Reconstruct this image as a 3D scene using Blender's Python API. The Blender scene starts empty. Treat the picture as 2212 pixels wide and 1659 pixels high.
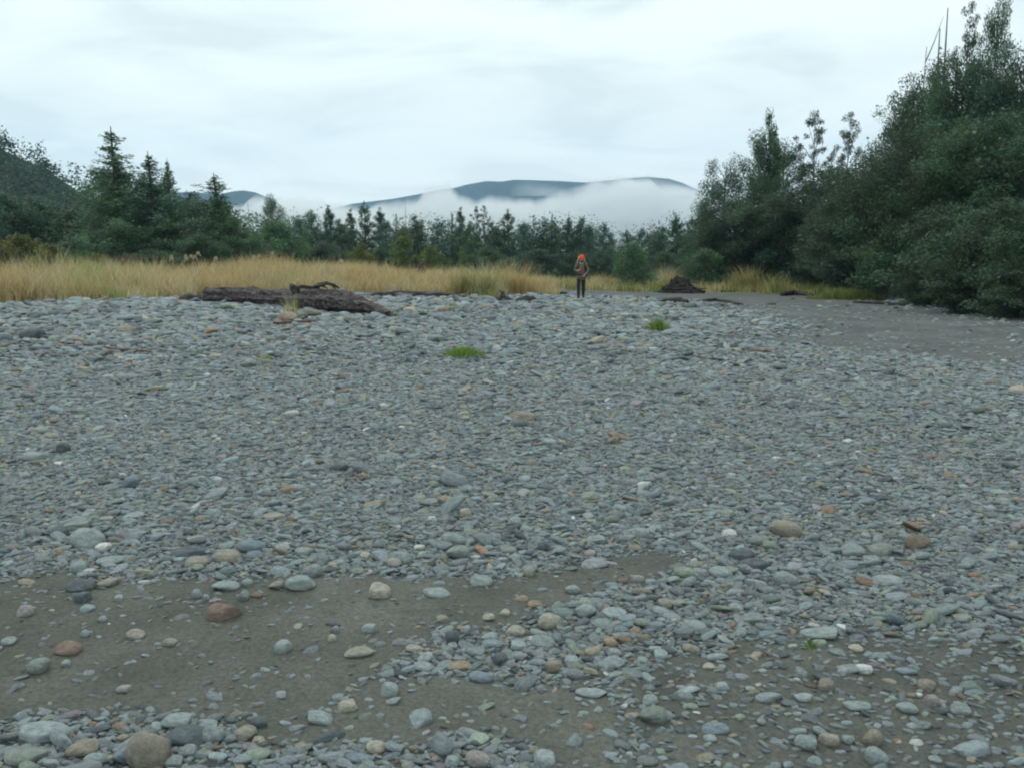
import bpy, bmesh, math, random
import numpy as np
from mathutils import Vector, Matrix
R_ = math.radians
scene = bpy.context.scene
COL = scene.collection

# ------------------------------------------------------------------ camera
CAM_H, PITCH, F2 = 1.5, R_(8.02), 1800.0
cd = bpy.data.cameras.new('camera'); cam = bpy.data.objects.new('camera', cd); COL.objects.link(cam)
cam.location = (0, 0, CAM_H); cam.rotation_euler = (R_(90) - PITCH, 0, 0)
cd.sensor_width = 36.0; cd.lens = 36.0 * 833.0 / 1024.0
cd.clip_start = 0.05; cd.clip_end = 20000
scene.camera = cam

# ------------------------------------------------------------------ world, sun, exposure
SUN_EL, SUN_AZ = R_(52), R_(-28)          # azimuth from +Y, negative = to the left
world = bpy.data.worlds.new("World"); scene.world = world; world.use_nodes = True
nt = world.node_tree; nt.nodes.clear()
def N(t, ty, **kw):
    n = t.nodes.new(ty)
    for k, v in kw.items():
        setattr(n, k, v)
    return n
out = N(nt, 'ShaderNodeOutputWorld'); bg = N(nt, 'ShaderNodeBackground'); bg.inputs['Strength'].default_value = 0.1
sky = N(nt, 'ShaderNodeTexSky'); sky.sky_type = 'NISHITA'; sky.sun_disc = False
sky.sun_elevation = SUN_EL; sky.sun_rotation = SUN_AZ
tc = N(nt, 'ShaderNodeTexCoord'); sep = N(nt, 'ShaderNodeSeparateXYZ'); nt.links.new(tc.outputs['Generated'], sep.inputs[0])
mx = N(nt, 'ShaderNodeMath', operation='MAXIMUM'); nt.links.new(sep.outputs['Z'], mx.inputs[0]); mx.inputs[1].default_value = 0.0
ad = N(nt, 'ShaderNodeMath', operation='ADD'); nt.links.new(mx.outputs[0], ad.inputs[0]); ad.inputs[1].default_value = 0.13
dx = N(nt, 'ShaderNodeMath', operation='DIVIDE'); nt.links.new(sep.outputs['X'], dx.inputs[0]); nt.links.new(ad.outputs[0], dx.inputs[1])
dy = N(nt, 'ShaderNodeMath', operation='DIVIDE'); nt.links.new(sep.outputs['Y'], dy.inputs[0]); nt.links.new(ad.outputs[0], dy.inputs[1])
cmb = N(nt, 'ShaderNodeCombineXYZ'); nt.links.new(dx.outputs[0], cmb.inputs[0]); nt.links.new(dy.outputs[0], cmb.inputs[1])
mp = N(nt, 'ShaderNodeMapping'); nt.links.new(cmb.outputs[0], mp.inputs[0]); mp.inputs['Scale'].default_value = (0.85, 1.0, 1.0)
mp.inputs['Rotation'].default_value = (0, 0, R_(7)); mp.inputs['Location'].default_value = (3.1, 1.3, 0)
nz = N(nt, 'ShaderNodeTexNoise'); nz.inputs['Scale'].default_value = 1.5; nz.inputs['Detail'].default_value = 5.0
nz.inputs['Roughness'].default_value = 0.5; nz.inputs['Distortion'].default_value = 0.6
nt.links.new(mp.outputs[0], nz.inputs['Vector'])
rp = N(nt, 'ShaderNodeValToRGB'); nt.links.new(nz.outputs['Fac'], rp.inputs[0])
e = rp.color_ramp.elements
e[0].position = 0.38; e[0].color = (0.77, 0.865, 0.85, 1)
e[1].position = 0.60; e[1].color = (1.02, 1.10, 1.065, 1)
m_ = e.new(0.48); m_.color = (0.91, 1.00, 0.97, 1)
# a slightly brighter, whiter band low over the valley
mr = N(nt, 'ShaderNodeMapRange'); nt.links.new(sep.outputs['Z'], mr.inputs[0])
mr.inputs[1].default_value = 0.0; mr.inputs[2].default_value = 0.30; mr.inputs[3].default_value = 0.55; mr.inputs[4].default_value = 0.0
mixh = N(nt, 'ShaderNodeMix', data_type='RGBA'); nt.links.new(mr.outputs[0], mixh.inputs[0]); nt.links.new(rp.outputs[0], mixh.inputs[6])
mixh.inputs[7].default_value = (1.14, 1.13, 1.11, 1)
sc10 = N(nt, 'ShaderNodeMix', data_type='RGBA', blend_type='MULTIPLY'); sc10.inputs[0].default_value = 1.0
nt.links.new(mixh.outputs[2], sc10.inputs[6]); sc10.inputs[7].default_value = (10, 10, 10, 1)
mixs = N(nt, 'ShaderNodeMix', data_type='RGBA'); mixs.inputs[0].default_value = 0.95
nt.links.new(sky.outputs[0], mixs.inputs[6]); nt.links.new(sc10.outputs[2], mixs.inputs[7])
nt.links.new(mixs.outputs[2], bg.inputs[0]); nt.links.new(bg.outputs[0], out.inputs[0])

sd = bpy.data.lights.new('sun', 'SUN'); sd.energy = 0.75; sd.angle = R_(35); sd.color = (1.0, 0.97, 0.92)
sun = bpy.data.objects.new('sun', sd); COL.objects.link(sun)
d_ = Vector((math.sin(SUN_AZ) * math.cos(SUN_EL), math.cos(SUN_AZ) * math.cos(SUN_EL), math.sin(SUN_EL)))
sun.rotation_euler = d_.to_track_quat('Z', 'Y').to_euler(); sun.location = (0, 0, 60)

vs = scene.view_settings
vs.view_transform = 'Standard'; vs.look = 'None'; vs.gamma = 1.0; vs.exposure = 0.26; vs.use_curve_mapping = False
scene.cycles.max_bounces = 18; scene.cycles.volume_bounces = 14; scene.cycles.diffuse_bounces = 4
scene.cycles.use_denoising = True; scene.cycles.filter_width = 2.1

# ------------------------------------------------------------------ helpers
def ray(x, y):
    a, b = (x - 1106.0) / F2, (829.5 - y) / F2
    cp, sp = math.cos(PITCH), math.sin(PITCH)
    return np.array([a, cp + b * sp, -sp + b * cp])
def at(x, y, Y):                     # the point at distance Y along the view axis of the ground, seen at (x, y)
    r = ray(x, y); t = Y / r[1]
    return np.array([0, 0, CAM_H]) + r * t
_T = np.random.RandomState(5).rand(256, 256)
def vnoise(x, y):
    x = np.asarray(x, float); y = np.asarray(y, float)
    xi = np.floor(x).astype(int); yi = np.floor(y).astype(int)
    fx = x - xi; fy = y - yi
    fx = fx * fx * (3 - 2 * fx); fy = fy * fy * (3 - 2 * fy)
    g = lambda i, j: _T[i & 255, j & 255]
    return (g(xi, yi) * (1 - fx) * (1 - fy) + g(xi + 1, yi) * fx * (1 - fy) + g(xi, yi + 1) * (1 - fx) * fy + g(xi + 1, yi + 1) * fx * fy)
def fbm(x, y, o=4):
    s, a, t = 0, 1, 0
    for k in range(o):
        s = s + a * vnoise(np.asarray(x) * 2 ** k + 17 * k, np.asarray(y) * 2 ** k + 31 * k); t += a; a *= .5
    return s / t - 0.5
def sstep(v, a, b):
    t = np.clip((np.asarray(v, float) - a) / (b - a), 0, 1); return t * t * (3 - 2 * t)
EDGE_Y = [0, 18, 23.5, 30, 41, 52, 60, 80, 100]
EDGE_X = [14.0, 14.4, 14.9, 15.6, 18.6, 19.8, 19.0, 17.0, 17]
def height(x, y):
    x = np.asarray(x, float); y = np.asarray(y, float)
    r = np.hypot(x, y)
    h = 0.10 * fbm(x * .22 + 4, y * .22, 3) + 0.035 * fbm(x * 1.3, y * 1.3 + 9, 3) * np.exp(-r / 60)
    for px_, py_, pr_ in ((-1.04, 3.62, .10), (-1.02, 3.15, .11), (-.55, 3.9, .08), (-1.5, 3.4, .12), (.05, 3.3, .09), (-.75, 2.75, .10)):
        h = h - .032 * np.exp(-((x - px_) ** 2 + ((y - py_) * 1.3) ** 2) / pr_ ** 2)
    left = 1 - sstep(x, 3, 9)
    h = h + 0.13 * sstep(y + .10 * x, 11.5, 14.5) * left
    h = h - 0.12 * np.exp(-((y - 18.5) / 3.0) ** 2) * sstep(x, 3.5, 8)
    h = h + 0.55 * sstep(y + .2 * x, 32, 42) * (1 - sstep(x, -9, 2)) * (r < 400)
    ex = np.interp(y, EDGE_Y, EDGE_X)
    h = h + 0.8 * sstep(x - ex, -.6, 3.5) * (r < 400) * (y > 5)
    h = h + 2.0 * sstep(r, 70, 200) * 0
    return h
def ground(x, y):
    r = ray(x, y); o = np.array([0, 0, CAM_H])
    t = CAM_H / -r[2]
    for _ in range(12):
        p = o + r * t
        hh = float(height(p[0], p[1]))
        t = 0.5 * t + 0.5 * (CAM_H - hh) / -r[2]
    p = o + r * t; p[2] = float(height(p[0], p[1])); return p
def mk_mesh(name, V, F, col=None, smooth=False, mat=None):
    V = np.asarray(V, np.float32).reshape(-1, 3); me = bpy.data.meshes.new(name)
    if isinstance(F, np.ndarray):
        k = F.shape[1]; nf = F.shape[0]
        me.vertices.add(len(V)); me.vertices.foreach_set('co', V.ravel())
        me.loops.add(nf * k); me.loops.foreach_set('vertex_index', F.astype(np.int32).ravel())
        me.polygons.add(nf); me.polygons.foreach_set('loop_start', np.arange(0, nf * k, k, dtype=np.int32))
        me.update(calc_edges=True); me.validate()
    else:
        me.from_pydata(V.tolist(), [], [list(f) for f in F]); me.update()
    if col is not None:
        a = me.color_attributes.new('tint', 'FLOAT_COLOR', 'POINT')
        c = np.ones((len(V), 4), np.float32); c[:, :3] = col; a.data.foreach_set('color', c.ravel())
    if smooth:
        me.polygons.foreach_set('use_smooth', np.ones(len(me.polygons), bool))
    if mat: me.materials.append(mat)
    return me
def link(name, me, parent=None, loc=(0, 0, 0), rot=(0, 0, 0), scale=(1, 1, 1)):
    o = bpy.data.objects.new(name, me); COL.objects.link(o)
    o.location = loc; o.rotation_euler = rot; o.scale = scale
    if parent: o.parent = parent
    return o
def tag(o, label=None, cat=None, group=None, kind=None):
    for k, v in (('label', label), ('category', cat), ('group', group), ('kind', kind)):
        if v: o[k] = v
    return o
class Acc:
    """collects vertices and faces of one part"""
    def __init__(s): s.V = []; s.F = []; s.n = 0
    def add(s, V, F):
        s.V += [tuple(v) for v in V]; s.F += [tuple(i + s.n for i in f) for f in F]; s.n += len(V)
    def tube(s, pts, rad, k=7, cap=True, jit=0, rng=None, sq=1.0):
        pts = [Vector(p) for p in pts]; m = len(pts); V = []; F = []
        ref = None
        for i, p in enumerate(pts):
            t = (pts[min(i + 1, m - 1)] - pts[max(i - 1, 0)]).normalized()
            if ref is None:
                ref = Vector((0, 0, 1)) if abs(t.z) < .9 else Vector((1, 0, 0))
            a = (ref - t * ref.dot(t)).normalized(); b = t.cross(a); ref = a
            for j in range(k):
                an = 2 * math.pi * j / k
                rr = rad[i] * (1 + (rng.uniform(-jit, jit) if rng else 0))
                V.append(p + (a * math.cos(an) * sq + b * math.sin(an)) * rr)
        for i in range(m - 1):
            for j in range(k):
                F.append((i * k + j, i * k + (j + 1) % k, (i + 1) * k + (j + 1) % k, (i + 1) * k + j))
        if cap:
            F.append(tuple(range(k - 1, -1, -1))); F.append(tuple((m - 1) * k + j for j in range(k)))
        s.add(V, F)
    def mesh(s, name, mat=None, smooth=True):
        me = mk_mesh(name, s.V, s.F, smooth=smooth, mat=mat); return me

# ------------------------------------------------------------------ materials
def new_mat(name):
    m = bpy.data.materials.new(name); m.use_nodes = True
    t = m.node_tree; b = t.nodes['Principled BSDF']; return m, t, b
def noise_mat(name, c1, c2, scale=6, rough=.9, bump=.3, coords='Object', stretch=(1, 1, 1), dist=.02, detail=6, c3=None):
    m, t, b = new_mat(name)
    tcn = N(t, 'ShaderNodeTexCoord'); mpn = N(t, 'ShaderNodeMapping'); mpn.inputs['Scale'].default_value = stretch
    t.links.new(tcn.outputs[coords], mpn.inputs[0])
    nzn = N(t, 'ShaderNodeTexNoise'); nzn.inputs['Scale'].default_value = scale; nzn.inputs['Detail'].default_value = detail
    nzn.inputs['Roughness'].default_value = .65
    t.links.new(mpn.outputs[0], nzn.inputs['Vector'])
    rpn = N(t, 'ShaderNodeValToRGB'); t.links.new(nzn.outputs['Fac'], rpn.inputs[0])
    rpn.color_ramp.elements[0].position = .35; rpn.color_ramp.elements[1].position = .66
    rpn.color_ramp.elements[0].color = (*c1, 1); rpn.color_ramp.elements[1].color = (*c2, 1)
    if c3:
        q = rpn.color_ramp.elements.new(.5); q.color = (*c3, 1)
    t.links.new(rpn.outputs[0], b.inputs['Base Color']); b.inputs['Roughness'].default_value = rough
    b.inputs['Specular IOR Level'].default_value = .3
    bp = N(t, 'ShaderNodeBump'); bp.inputs['Strength'].default_value = bump; bp.inputs['Distance'].default_value = dist
    t.links.new(nzn.outputs['Fac'], bp.inputs['Height']); t.links.new(bp.outputs[0], b.inputs['Normal'])
    return m
def tint_mat(name, rough=.7, transl=.0, spec=.3):
    m, t, b = new_mat(name)
    a = N(t, 'ShaderNodeAttribute'); a.attribute_name = 'tint'
    b.inputs['Roughness'].default_value = rough; b.inputs['Specular IOR Level'].default_value = spec
    t.links.new(a.outputs['Color'], b.inputs['Base Color'])
    if transl:
        tr = N(t, 'ShaderNodeBsdfTranslucent'); t.links.new(a.outputs['Color'], tr.inputs[0])
        ms = N(t, 'ShaderNodeMixShader'); ms.inputs[0].default_value = transl
        t.links.new(b.outputs[0], ms.inputs[1]); t.links.new(tr.outputs[0], ms.inputs[2])
        t.links.new(ms.outputs[0], t.nodes['Material Output'].inputs[0])
    return m
M_leaf = tint_mat('leaf', .6, .38); M_grass = tint_mat('dry_grass', .8, .3, .15)
M_bark = noise_mat('bark', (.045, .04, .034), (.13, .115, .095), 9, .9, .5, stretch=(1, 1, .25))
M_dead = noise_mat('dead_wood', (.12, .11, .10), (.26, .24, .22), 7, .9, .4, stretch=(1, 1, .2))
M_log = noise_mat('streaked_driftwood', (.014, .012, .012), (.20, .17, .165), 5, .8, 1.0, stretch=(.35, 2.2, 2.2), dist=.09, c3=(.062, .045, .046))  # dark wood; pale noise streaks painted in as highlights
M_debris = noise_mat('dark_debris', (.018, .015, .013), (.075, .062, .055), 8, .9, .7, dist=.04)
M_paleWood = noise_mat('bleached_wood', (.22, .19, .17), (.42, .38, .35), 8, .85, .4, stretch=(1, 1, .2))
M_stick = noise_mat('brown_stick', (.09, .055, .045), (.2, .13, .11), 12, .9, .4)

def stone_material():
    m, t, b = new_mat('river_stone')
    a = N(t, 'ShaderNodeAttribute'); a.attribute_name = 'stone_colour'; a.attribute_type = 'INSTANCER'
    tcn = N(t, 'ShaderNodeTexCoord'); oi = N(t, 'ShaderNodeObjectInfo')
    off = N(t, 'ShaderNodeVectorMath', operation='MULTIPLY_ADD'); t.links.new(oi.outputs['Random'], off.inputs[1])
    off.inputs[0].default_value = (31, 17, 23); t.links.new(tcn.outputs['Object'], off.inputs[2])
    n1 = N(t, 'ShaderNodeTexNoise'); n1.inputs['Scale'].default_value = 2.2; n1.inputs['Detail'].default_value = 8; n1.inputs['Roughness'].default_value = .7
    t.links.new(off.outputs[0], n1.inputs['Vector'])
    mr1 = N(t, 'ShaderNodeMapRange'); mr1.inputs[1].default_value = .3; mr1.inputs[2].default_value = .7; mr1.inputs[3].default_value = .58; mr1.inputs[4].default_value = 1.38
    t.links.new(n1.outputs['Fac'], mr1.inputs[0])
    mu = N(t, 'ShaderNodeMix', data_type='RGBA', blend_type='MULTIPLY'); mu.inputs[0].default_value = 1
    t.links.new(a.outputs['Color'], mu.inputs[6]); t.links.new(mr1.outputs[0], mu.inputs[7])
    n1b = N(t, 'ShaderNodeTexNoise'); n1b.inputs['Scale'].default_value = 13; n1b.inputs['Detail'].default_value = 4; n1b.inputs['Roughness'].default_value = .8
    t.links.new(off.outputs[0], n1b.inputs['Vector'])
    mr1b = N(t, 'ShaderNodeMapRange'); mr1b.inputs[1].default_value = .3; mr1b.inputs[2].default_value = .7; mr1b.inputs[3].default_value = .74; mr1b.inputs[4].default_value = 1.26
    t.links.new(n1b.outputs['Fac'], mr1b.inputs[0])
    mub = N(t, 'ShaderNodeMix', data_type='RGBA', blend_type='MULTIPLY'); mub.inputs[0].default_value = 1
    t.links.new(mu.outputs[2], mub.inputs[6]); t.links.new(mr1b.outputs[0], mub.inputs[7]); mu = mub
    # thin pale mineral veins
    wv = N(t, 'ShaderNodeTexNoise'); wv.inputs['Scale'].default_value = 1.1; wv.inputs['Detail'].default_value = 2
    t.links.new(off.outputs[0], wv.inputs['Vector'])
    ab = N(t, 'ShaderNodeMath', operation='SUBTRACT'); ab.inputs[1].default_value = .57; t.links.new(wv.outputs['Fac'], ab.inputs[0])
    ab2 = N(t, 'ShaderNodeMath', operation='ABSOLUTE'); t.links.new(ab.outputs[0], ab2.inputs[0])
    mr2 = N(t, 'ShaderNodeMapRange'); mr2.inputs[1].default_value = .0; mr2.inputs[2].default_value = .012; mr2.inputs[3].default_value = .35; mr2.inputs[4].default_value = 0
    t.links.new(ab2.outputs[0], mr2.inputs[0])
    mv = N(t, 'ShaderNodeMix', data_type='RGBA'); t.links.new(mr2.outputs[0], mv.inputs[0]); t.links.new(mu.outputs[2], mv.inputs[6])
    mv.inputs[7].default_value = (.42, .43, .41, 1)
    t.links.new(mv.outputs[2], b.inputs['Base Color'])
    b.inputs['Roughness'].default_value = .72; b.inputs['Specular IOR Level'].default_value = .35
    bp = N(t, 'ShaderNodeBump'); bp.inputs['Strength'].default_value = .55; bp.inputs['Distance'].default_value = .1
    t.links.new(n1.outputs['Fac'], bp.inputs['Height']); t.links.new(bp.outputs[0], b.inputs['Normal'])
    return m
M_stone = stone_material()

def ground_material():
    m, t, b = new_mat('river_ground')
    a = N(t, 'ShaderNodeAttribute'); a.attribute_name = 'tint'
    tcn = N(t, 'ShaderNodeTexCoord')
    n1 = N(t, 'ShaderNodeTexNoise'); n1.inputs['Scale'].default_value = 55; n1.inputs['Detail'].default_value = 5; n1.inputs['Roughness'].default_value = .75
    n2 = N(t, 'ShaderNodeTexNoise'); n2.inputs['Scale'].default_value = 2.3; n2.inputs['Detail'].default_value = 6
    n3 = N(t, 'ShaderNodeTexVoronoi'); n3.inputs['Scale'].default_value = 42
    for q in (n1, n2, n3): t.links.new(tcn.outputs['Object'], q.inputs['Vector'])
    r1 = N(t, 'ShaderNodeMapRange'); r1.inputs[1].default_value = .3; r1.inputs[2].default_value = .7; r1.inputs[3].default_value = .55; r1.inputs[4].default_value = 1.45
    t.links.new(n1.outputs['Fac'], r1.inputs[0])
    r2 = N(t, 'ShaderNodeMapRange'); r2.inputs[1].default_value = .3; r2.inputs[2].default_value = .7; r2.inputs[3].default_value = .8; r2.inputs[4].default_value = 1.2
    t.links.new(n2.outputs['Fac'], r2.inputs[0])
    n4 = N(t, 'ShaderNodeTexNoise'); n4.inputs['Scale'].default_value = .55; n4.inputs['Detail'].default_value = 7; n4.inputs['Roughness'].default_value = .62; n4.inputs['Distortion'].default_value = .6
    t.links.new(tcn.outputs['Object'], n4.inputs['Vector'])
    r4 = N(t, 'ShaderNodeMapRange'); r4.inputs[1].default_value = .32; r4.inputs[2].default_value = .68; r4.inputs[3].default_value = .68; r4.inputs[4].default_value = 1.22
    t.links.new(n4.outputs['Fac'], r4.inputs[0])
    m4 = N(t, 'ShaderNodeMath', operation='MULTIPLY'); t.links.new(r2.outputs[0], m4.inputs[0]); t.links.new(r4.outputs[0], m4.inputs[1]); r2 = m4
    mm = N(t, 'ShaderNodeMath', operation='MULTIPLY'); t.links.new(r1.outputs[0], mm.inputs[0]); t.links.new(r2.outputs[0], mm.inputs[1])
    mu = N(t, 'ShaderNodeMix', data_type='RGBA', blend_type='MULTIPLY'); mu.inputs[0].default_value = 1
    t.links.new(a.outputs['Color'], mu.inputs[6]); t.links.new(mm.outputs[0], mu.inputs[7])
    t.links.new(mu.outputs[2], b.inputs['Base Color']); b.inputs['Roughness'].default_value = .9; b.inputs['Specular IOR Level'].default_value = .25
    mp5 = N(t, 'ShaderNodeMapping'); mp5.inputs['Scale'].default_value = (1.2, 3.2, 1.0); mp5.inputs['Rotation'].default_value = (0, 0, .15); t.links.new(tcn.outputs['Object'], mp5.inputs[0])
    n5 = N(t, 'ShaderNodeTexNoise'); n5.inputs['Scale'].default_value = 1.6; n5.inputs['Detail'].default_value = 3; n5.inputs['Distortion'].default_value = .8; t.links.new(mp5.outputs[0], n5.inputs['Vector'])
    s5 = N(t, 'ShaderNodeMath', operation='MULTIPLY_ADD'); t.links.new(n5.outputs['Fac'], s5.inputs[0]); s5.inputs[1].default_value = 5.0; t.links.new(n1.outputs['Fac'], s5.inputs[2]); n1h = s5.outputs[0]
    s = N(t, 'ShaderNodeMath', operation='MULTIPLY_ADD'); t.links.new(n2.outputs['Fac'], s.inputs[0]); s.inputs[1].default_value = 3.0; t.links.new(n1h, s.inputs[2])
    bp = N(t, 'ShaderNodeBump'); bp.inputs['Strength'].default_value = .7; bp.inputs['Distance'].default_value = .012
    t.links.new(s.outputs[0], bp.inputs['Height']); t.links.new(bp.outputs[0], b.inputs['Normal'])
    return m
M_ground = ground_material()

# ------------------------------------------------------------------ sand mask (where the fine silt lies over the gravel)
def poly_world(pts): return np.array([ (at(x, y, 1)[:2]*0 + ground(x, y)[:2]) for x, y in pts])
SAND = [
 (.97, poly_world([(-300, 1310), (0, 1270), (120, 1240), (560, 1238), (840, 1255), (1060, 1238), (1330, 1192), (1560, 1195), (1480, 1240), (1290, 1265), (1180, 1305), (1000, 1350), (900, 1400), (840, 1470), (700, 1560), (560, 1560), (300, 1545), (0, 1580), (-300, 1590)])),
 (.965, poly_world([(540, 1545), (700, 1550), (840, 1460), (1050, 1480), (1330, 1520), (1420, 1660), (1300, 1700), (1000, 1590), (560, 1610)])),
 (.80, poly_world([(1300, 1480), (1480, 1400), (1750, 1350), (2260, 1380), (2300, 1700), (1400, 1700)])),
 (.985, poly_world([(1440, 737), (1560, 726), (1700, 706), (1610, 684), (1450, 662), (1390, 645), (1560, 620), (1900, 628), (2300, 655), (2330, 800), (2000, 775), (1750, 752)])),
 (.97, poly_world([(1160, 640), (1400, 645), (1400, 632), (1600, 628), (1500, 606), (1000, 606)])),
]
def in_poly(px, py, P):
    c = np.zeros(px.shape, bool); j = len(P) - 1
    for i in range(len(P)):
        xi, yi = P[i]; xj, yj = P[j]
        with np.errstate(divide='ignore', invalid='ignore'):
            hit = ((yi > py) != (yj > py)) & (px < (xj - xi) * (py - yi) / (yj - yi + 1e-12) + xi)
        c ^= hit; j = i
    return c
def sand(x, y):
    x = np.asarray(x, float); y = np.asarray(y, float); r = np.hypot(x, y)
    w = np.zeros(x.shape)
    k = 0.045 * r
    jx = x + k * 2.2 * fbm(x * 5 / (1 + .2 * r), y * 5 / (1 + .2 * r), 3); jy = y + k * 2.2 * fbm(x * 5 / (1 + .2 * r) + 40, y * 5 / (1 + .2 * r) + 7, 3)
    for q, (wt, P) in enumerate(SAND):
        acc = 0; z = 1.0 if q < 2 else 2.0 if q == 2 else 3.4
        for ox, oy in ((0, 0), (.014, .01), (-.014, .01), (.01, -.014), (-.01, -.016), (.02, -.004), (-.022, .002), (.003, .02), (-.002, -.024)):
            acc = acc + in_poly(jx + z * ox * r, jy + z * oy * r * .8, P)
        w = np.maximum(w, wt * acc / 9)
    return w

# ------------------------------------------------------------------ ground sheet
def build_ground():
    rr = [0.25]
    while rr[-1] < 2950: rr.append(rr[-1] * 1.028 + .004)
    rr = np.array(rr)
    th = np.concatenate([np.linspace(-48, 48, 340, endpoint=False), np.linspace(48, 312, 66, endpoint=False)])
    th = np.radians(th)
    X = rr[:, None] * np.sin(th)[None]; Y = rr[:, None] * np.cos(th)[None]
    Z = height(X, Y)
    V = np.stack([X, Y, Z], -1).reshape(-1, 3)
    nr, na = len(rr), len(th)
    i, j = np.meshgrid(np.arange(nr - 1), np.arange(na), indexing='ij'); j2 = (j + 1) % na
    F = np.stack([i * na + j, (i + 1) * na + j, (i + 1) * na + j2, i * na + j2], -1).reshape(-1, 4)
    F = F[:, ::-1]
    V = np.concatenate([V, [[0, 0, float(height(0, 0))]]])
    s = np.zeros(len(V)); r = np.hypot(V[:, 0], V[:, 1]); near = r < 70
    s[near] = sand(V[near, 0], V[near, 1])
    base = np.array([.095, .108, .104]); sandc = np.array([.112, .115, .098]); flat = np.array([.15, .14, .07])
    sandfar = np.array([.108, .117, .114])
    sc = sandc + (sandfar - sandc) * sstep(r, 7, 15)[:, None]
    c = base + (sc - base) * s[:, None]
    c = c + (flat - c) * sstep(r, 44, 58)[:, None]
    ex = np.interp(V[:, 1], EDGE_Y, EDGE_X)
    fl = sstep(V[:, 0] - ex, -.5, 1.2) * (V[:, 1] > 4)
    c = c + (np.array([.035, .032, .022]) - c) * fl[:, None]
    # central fan: triangle faces as degenerate-free quads are not needed under the camera
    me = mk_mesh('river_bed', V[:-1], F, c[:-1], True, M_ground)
    bm = bmesh.new(); bm.from_mesh(me); bm.verts.ensure_lookup_table()
    bm.faces.new([bm.verts[k] for k in range(na)][::-1]) if False else bm.faces.new([bm.verts[k] for k in range(na)])
    bmesh.ops.recalc_face_normals(bm, faces=bm.faces[:]); bm.to_mesh(me); bm.free()
    me.polygons.foreach_set('use_smooth', np.ones(len(me.polygons), bool))
    if me.polygons[0].normal.z < 0: me.flip_normals()
    o = link('river_bed', me); o['kind'] = 'structure'; return o
river_bed = build_ground()

# ------------------------------------------------------------------ mountains, hill
def ridge_mesh(name, prof, D, depth, mat, seed):
    xs = np.arange(prof[0][0], prof[-1][0] + .1, 5.0)
    ys = np.interp(xs, [p[0] for p in prof], [p[1] for p in prof])
    n = len(xs); K = 26; V = []; tp = [at(x, y, D) for x, y in zip(xs, ys)]
    for k in range(K):
        t = k / (K - 1)                        # 0 ridge .. 1 foot toward the valley
        for i in range(n):
            p = tp[i]; g = fbm(np.array(p[0] * .006 + seed), np.array(t * 2.0), 4)
            z = p[2] * (1 - t) ** 1.15 * (1 + (.55 * g) * (t > 0) * min(1, t * 5)) - 3 * t
            V.append((p[0], D - depth * t + 40 * g * t, max(z, -.5)))
    for i in range(n):                          # far side
        p = tp[i]; V.append((p[0], D + depth, -.5))
    F = [(k * n + i, k * n + i + 1, (k + 1) * n + i + 1, (k + 1) * n + i) for k in range(K - 1) for i in range(n - 1)]
    F += [(K * n + i, K * n + i + 1, i + 1, i) for i in range(n - 1)]
    me = mk_mesh(name, V, F, smooth=True, mat=mat)
    o = link(name, me); o['kind'] = 'structure'; return o
M_mtn = noise_mat('hazy_mountain_forest', (.003, .014, .028), (.018, .045, .066), .03, .95, .8, dist=8, detail=12)  # dark forest with the blue of distant air painted into its colour
MD = 2500.0
ridge_mesh('mountain', [(600, 500), (680, 462), (760, 441), (800, 436), (850, 430), (905, 420), (950, 411), (985, 406), (1010, 399), (1050, 392), (1085, 393), (1110, 389), (1150, 390), (1210, 392), (1265, 395), (1310, 391), (1350, 386), (1400, 383), (1445, 387), (1475, 396), (1500, 408), (1540, 425), (1600, 450), (1700, 480), (1800, 500)], MD, 700, M_mtn, 3)
ridge_mesh('mountain', [(150, 470), (250, 440), (340, 424), (375, 417), (410, 415), (440, 418), (475, 420), (505, 414), (525, 412), (550, 416), (580, 428), (640, 460), (700, 490)], 2100, 500, M_mtn, 8)
def build_hill():
    prof = [(-900, 200), (-500, 215), (-250, 245), (-100, 275), (0, 322), (50, 345), (100, 368), (140, 395), (175, 418), (210, 452), (250, 490), (300, 530), (360, 566)]
    D = 240.; xs = np.arange(-900, 361, 15.); ys = np.interp(xs, [p[0] for p in prof], [p[1] for p in prof])
    n = len(xs); K = 16; V = []
    for k in range(K):
        t = k / (K - 1)
        for i in range(n):
            p = at(xs[i], ys[i], D); z = (p[2] - 0) * (1 - t ** 1.3)
            V.append((p[0], D - 110 * t, max(z, 0) + float(height(p[0], D - 110 * t)) * t - .3 * t))
    for i in range(n):
        p = at(xs[i], ys[i], D); V.append((p[0] * 1.2, D + 120, -.3))
    F = [(k * n + i, k * n + i + 1, (k + 1) * n + i + 1, (k + 1) * n + i) for k in range(K - 1) for i in range(n - 1)]
    F += [(K * n + i, K * n + i + 1, i + 1, i) for i in range(n - 1)]
    M = noise_mat('hill_soil', (.02, .03, .02), (.04, .05, .03), .3, .95, .2)
    o = link('hill', mk_mesh('hill', V, F, smooth=True, mat=M)); o['kind'] = 'structure'
    return np.array(V[:K * n])
hill_pts = build_hill()

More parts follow.
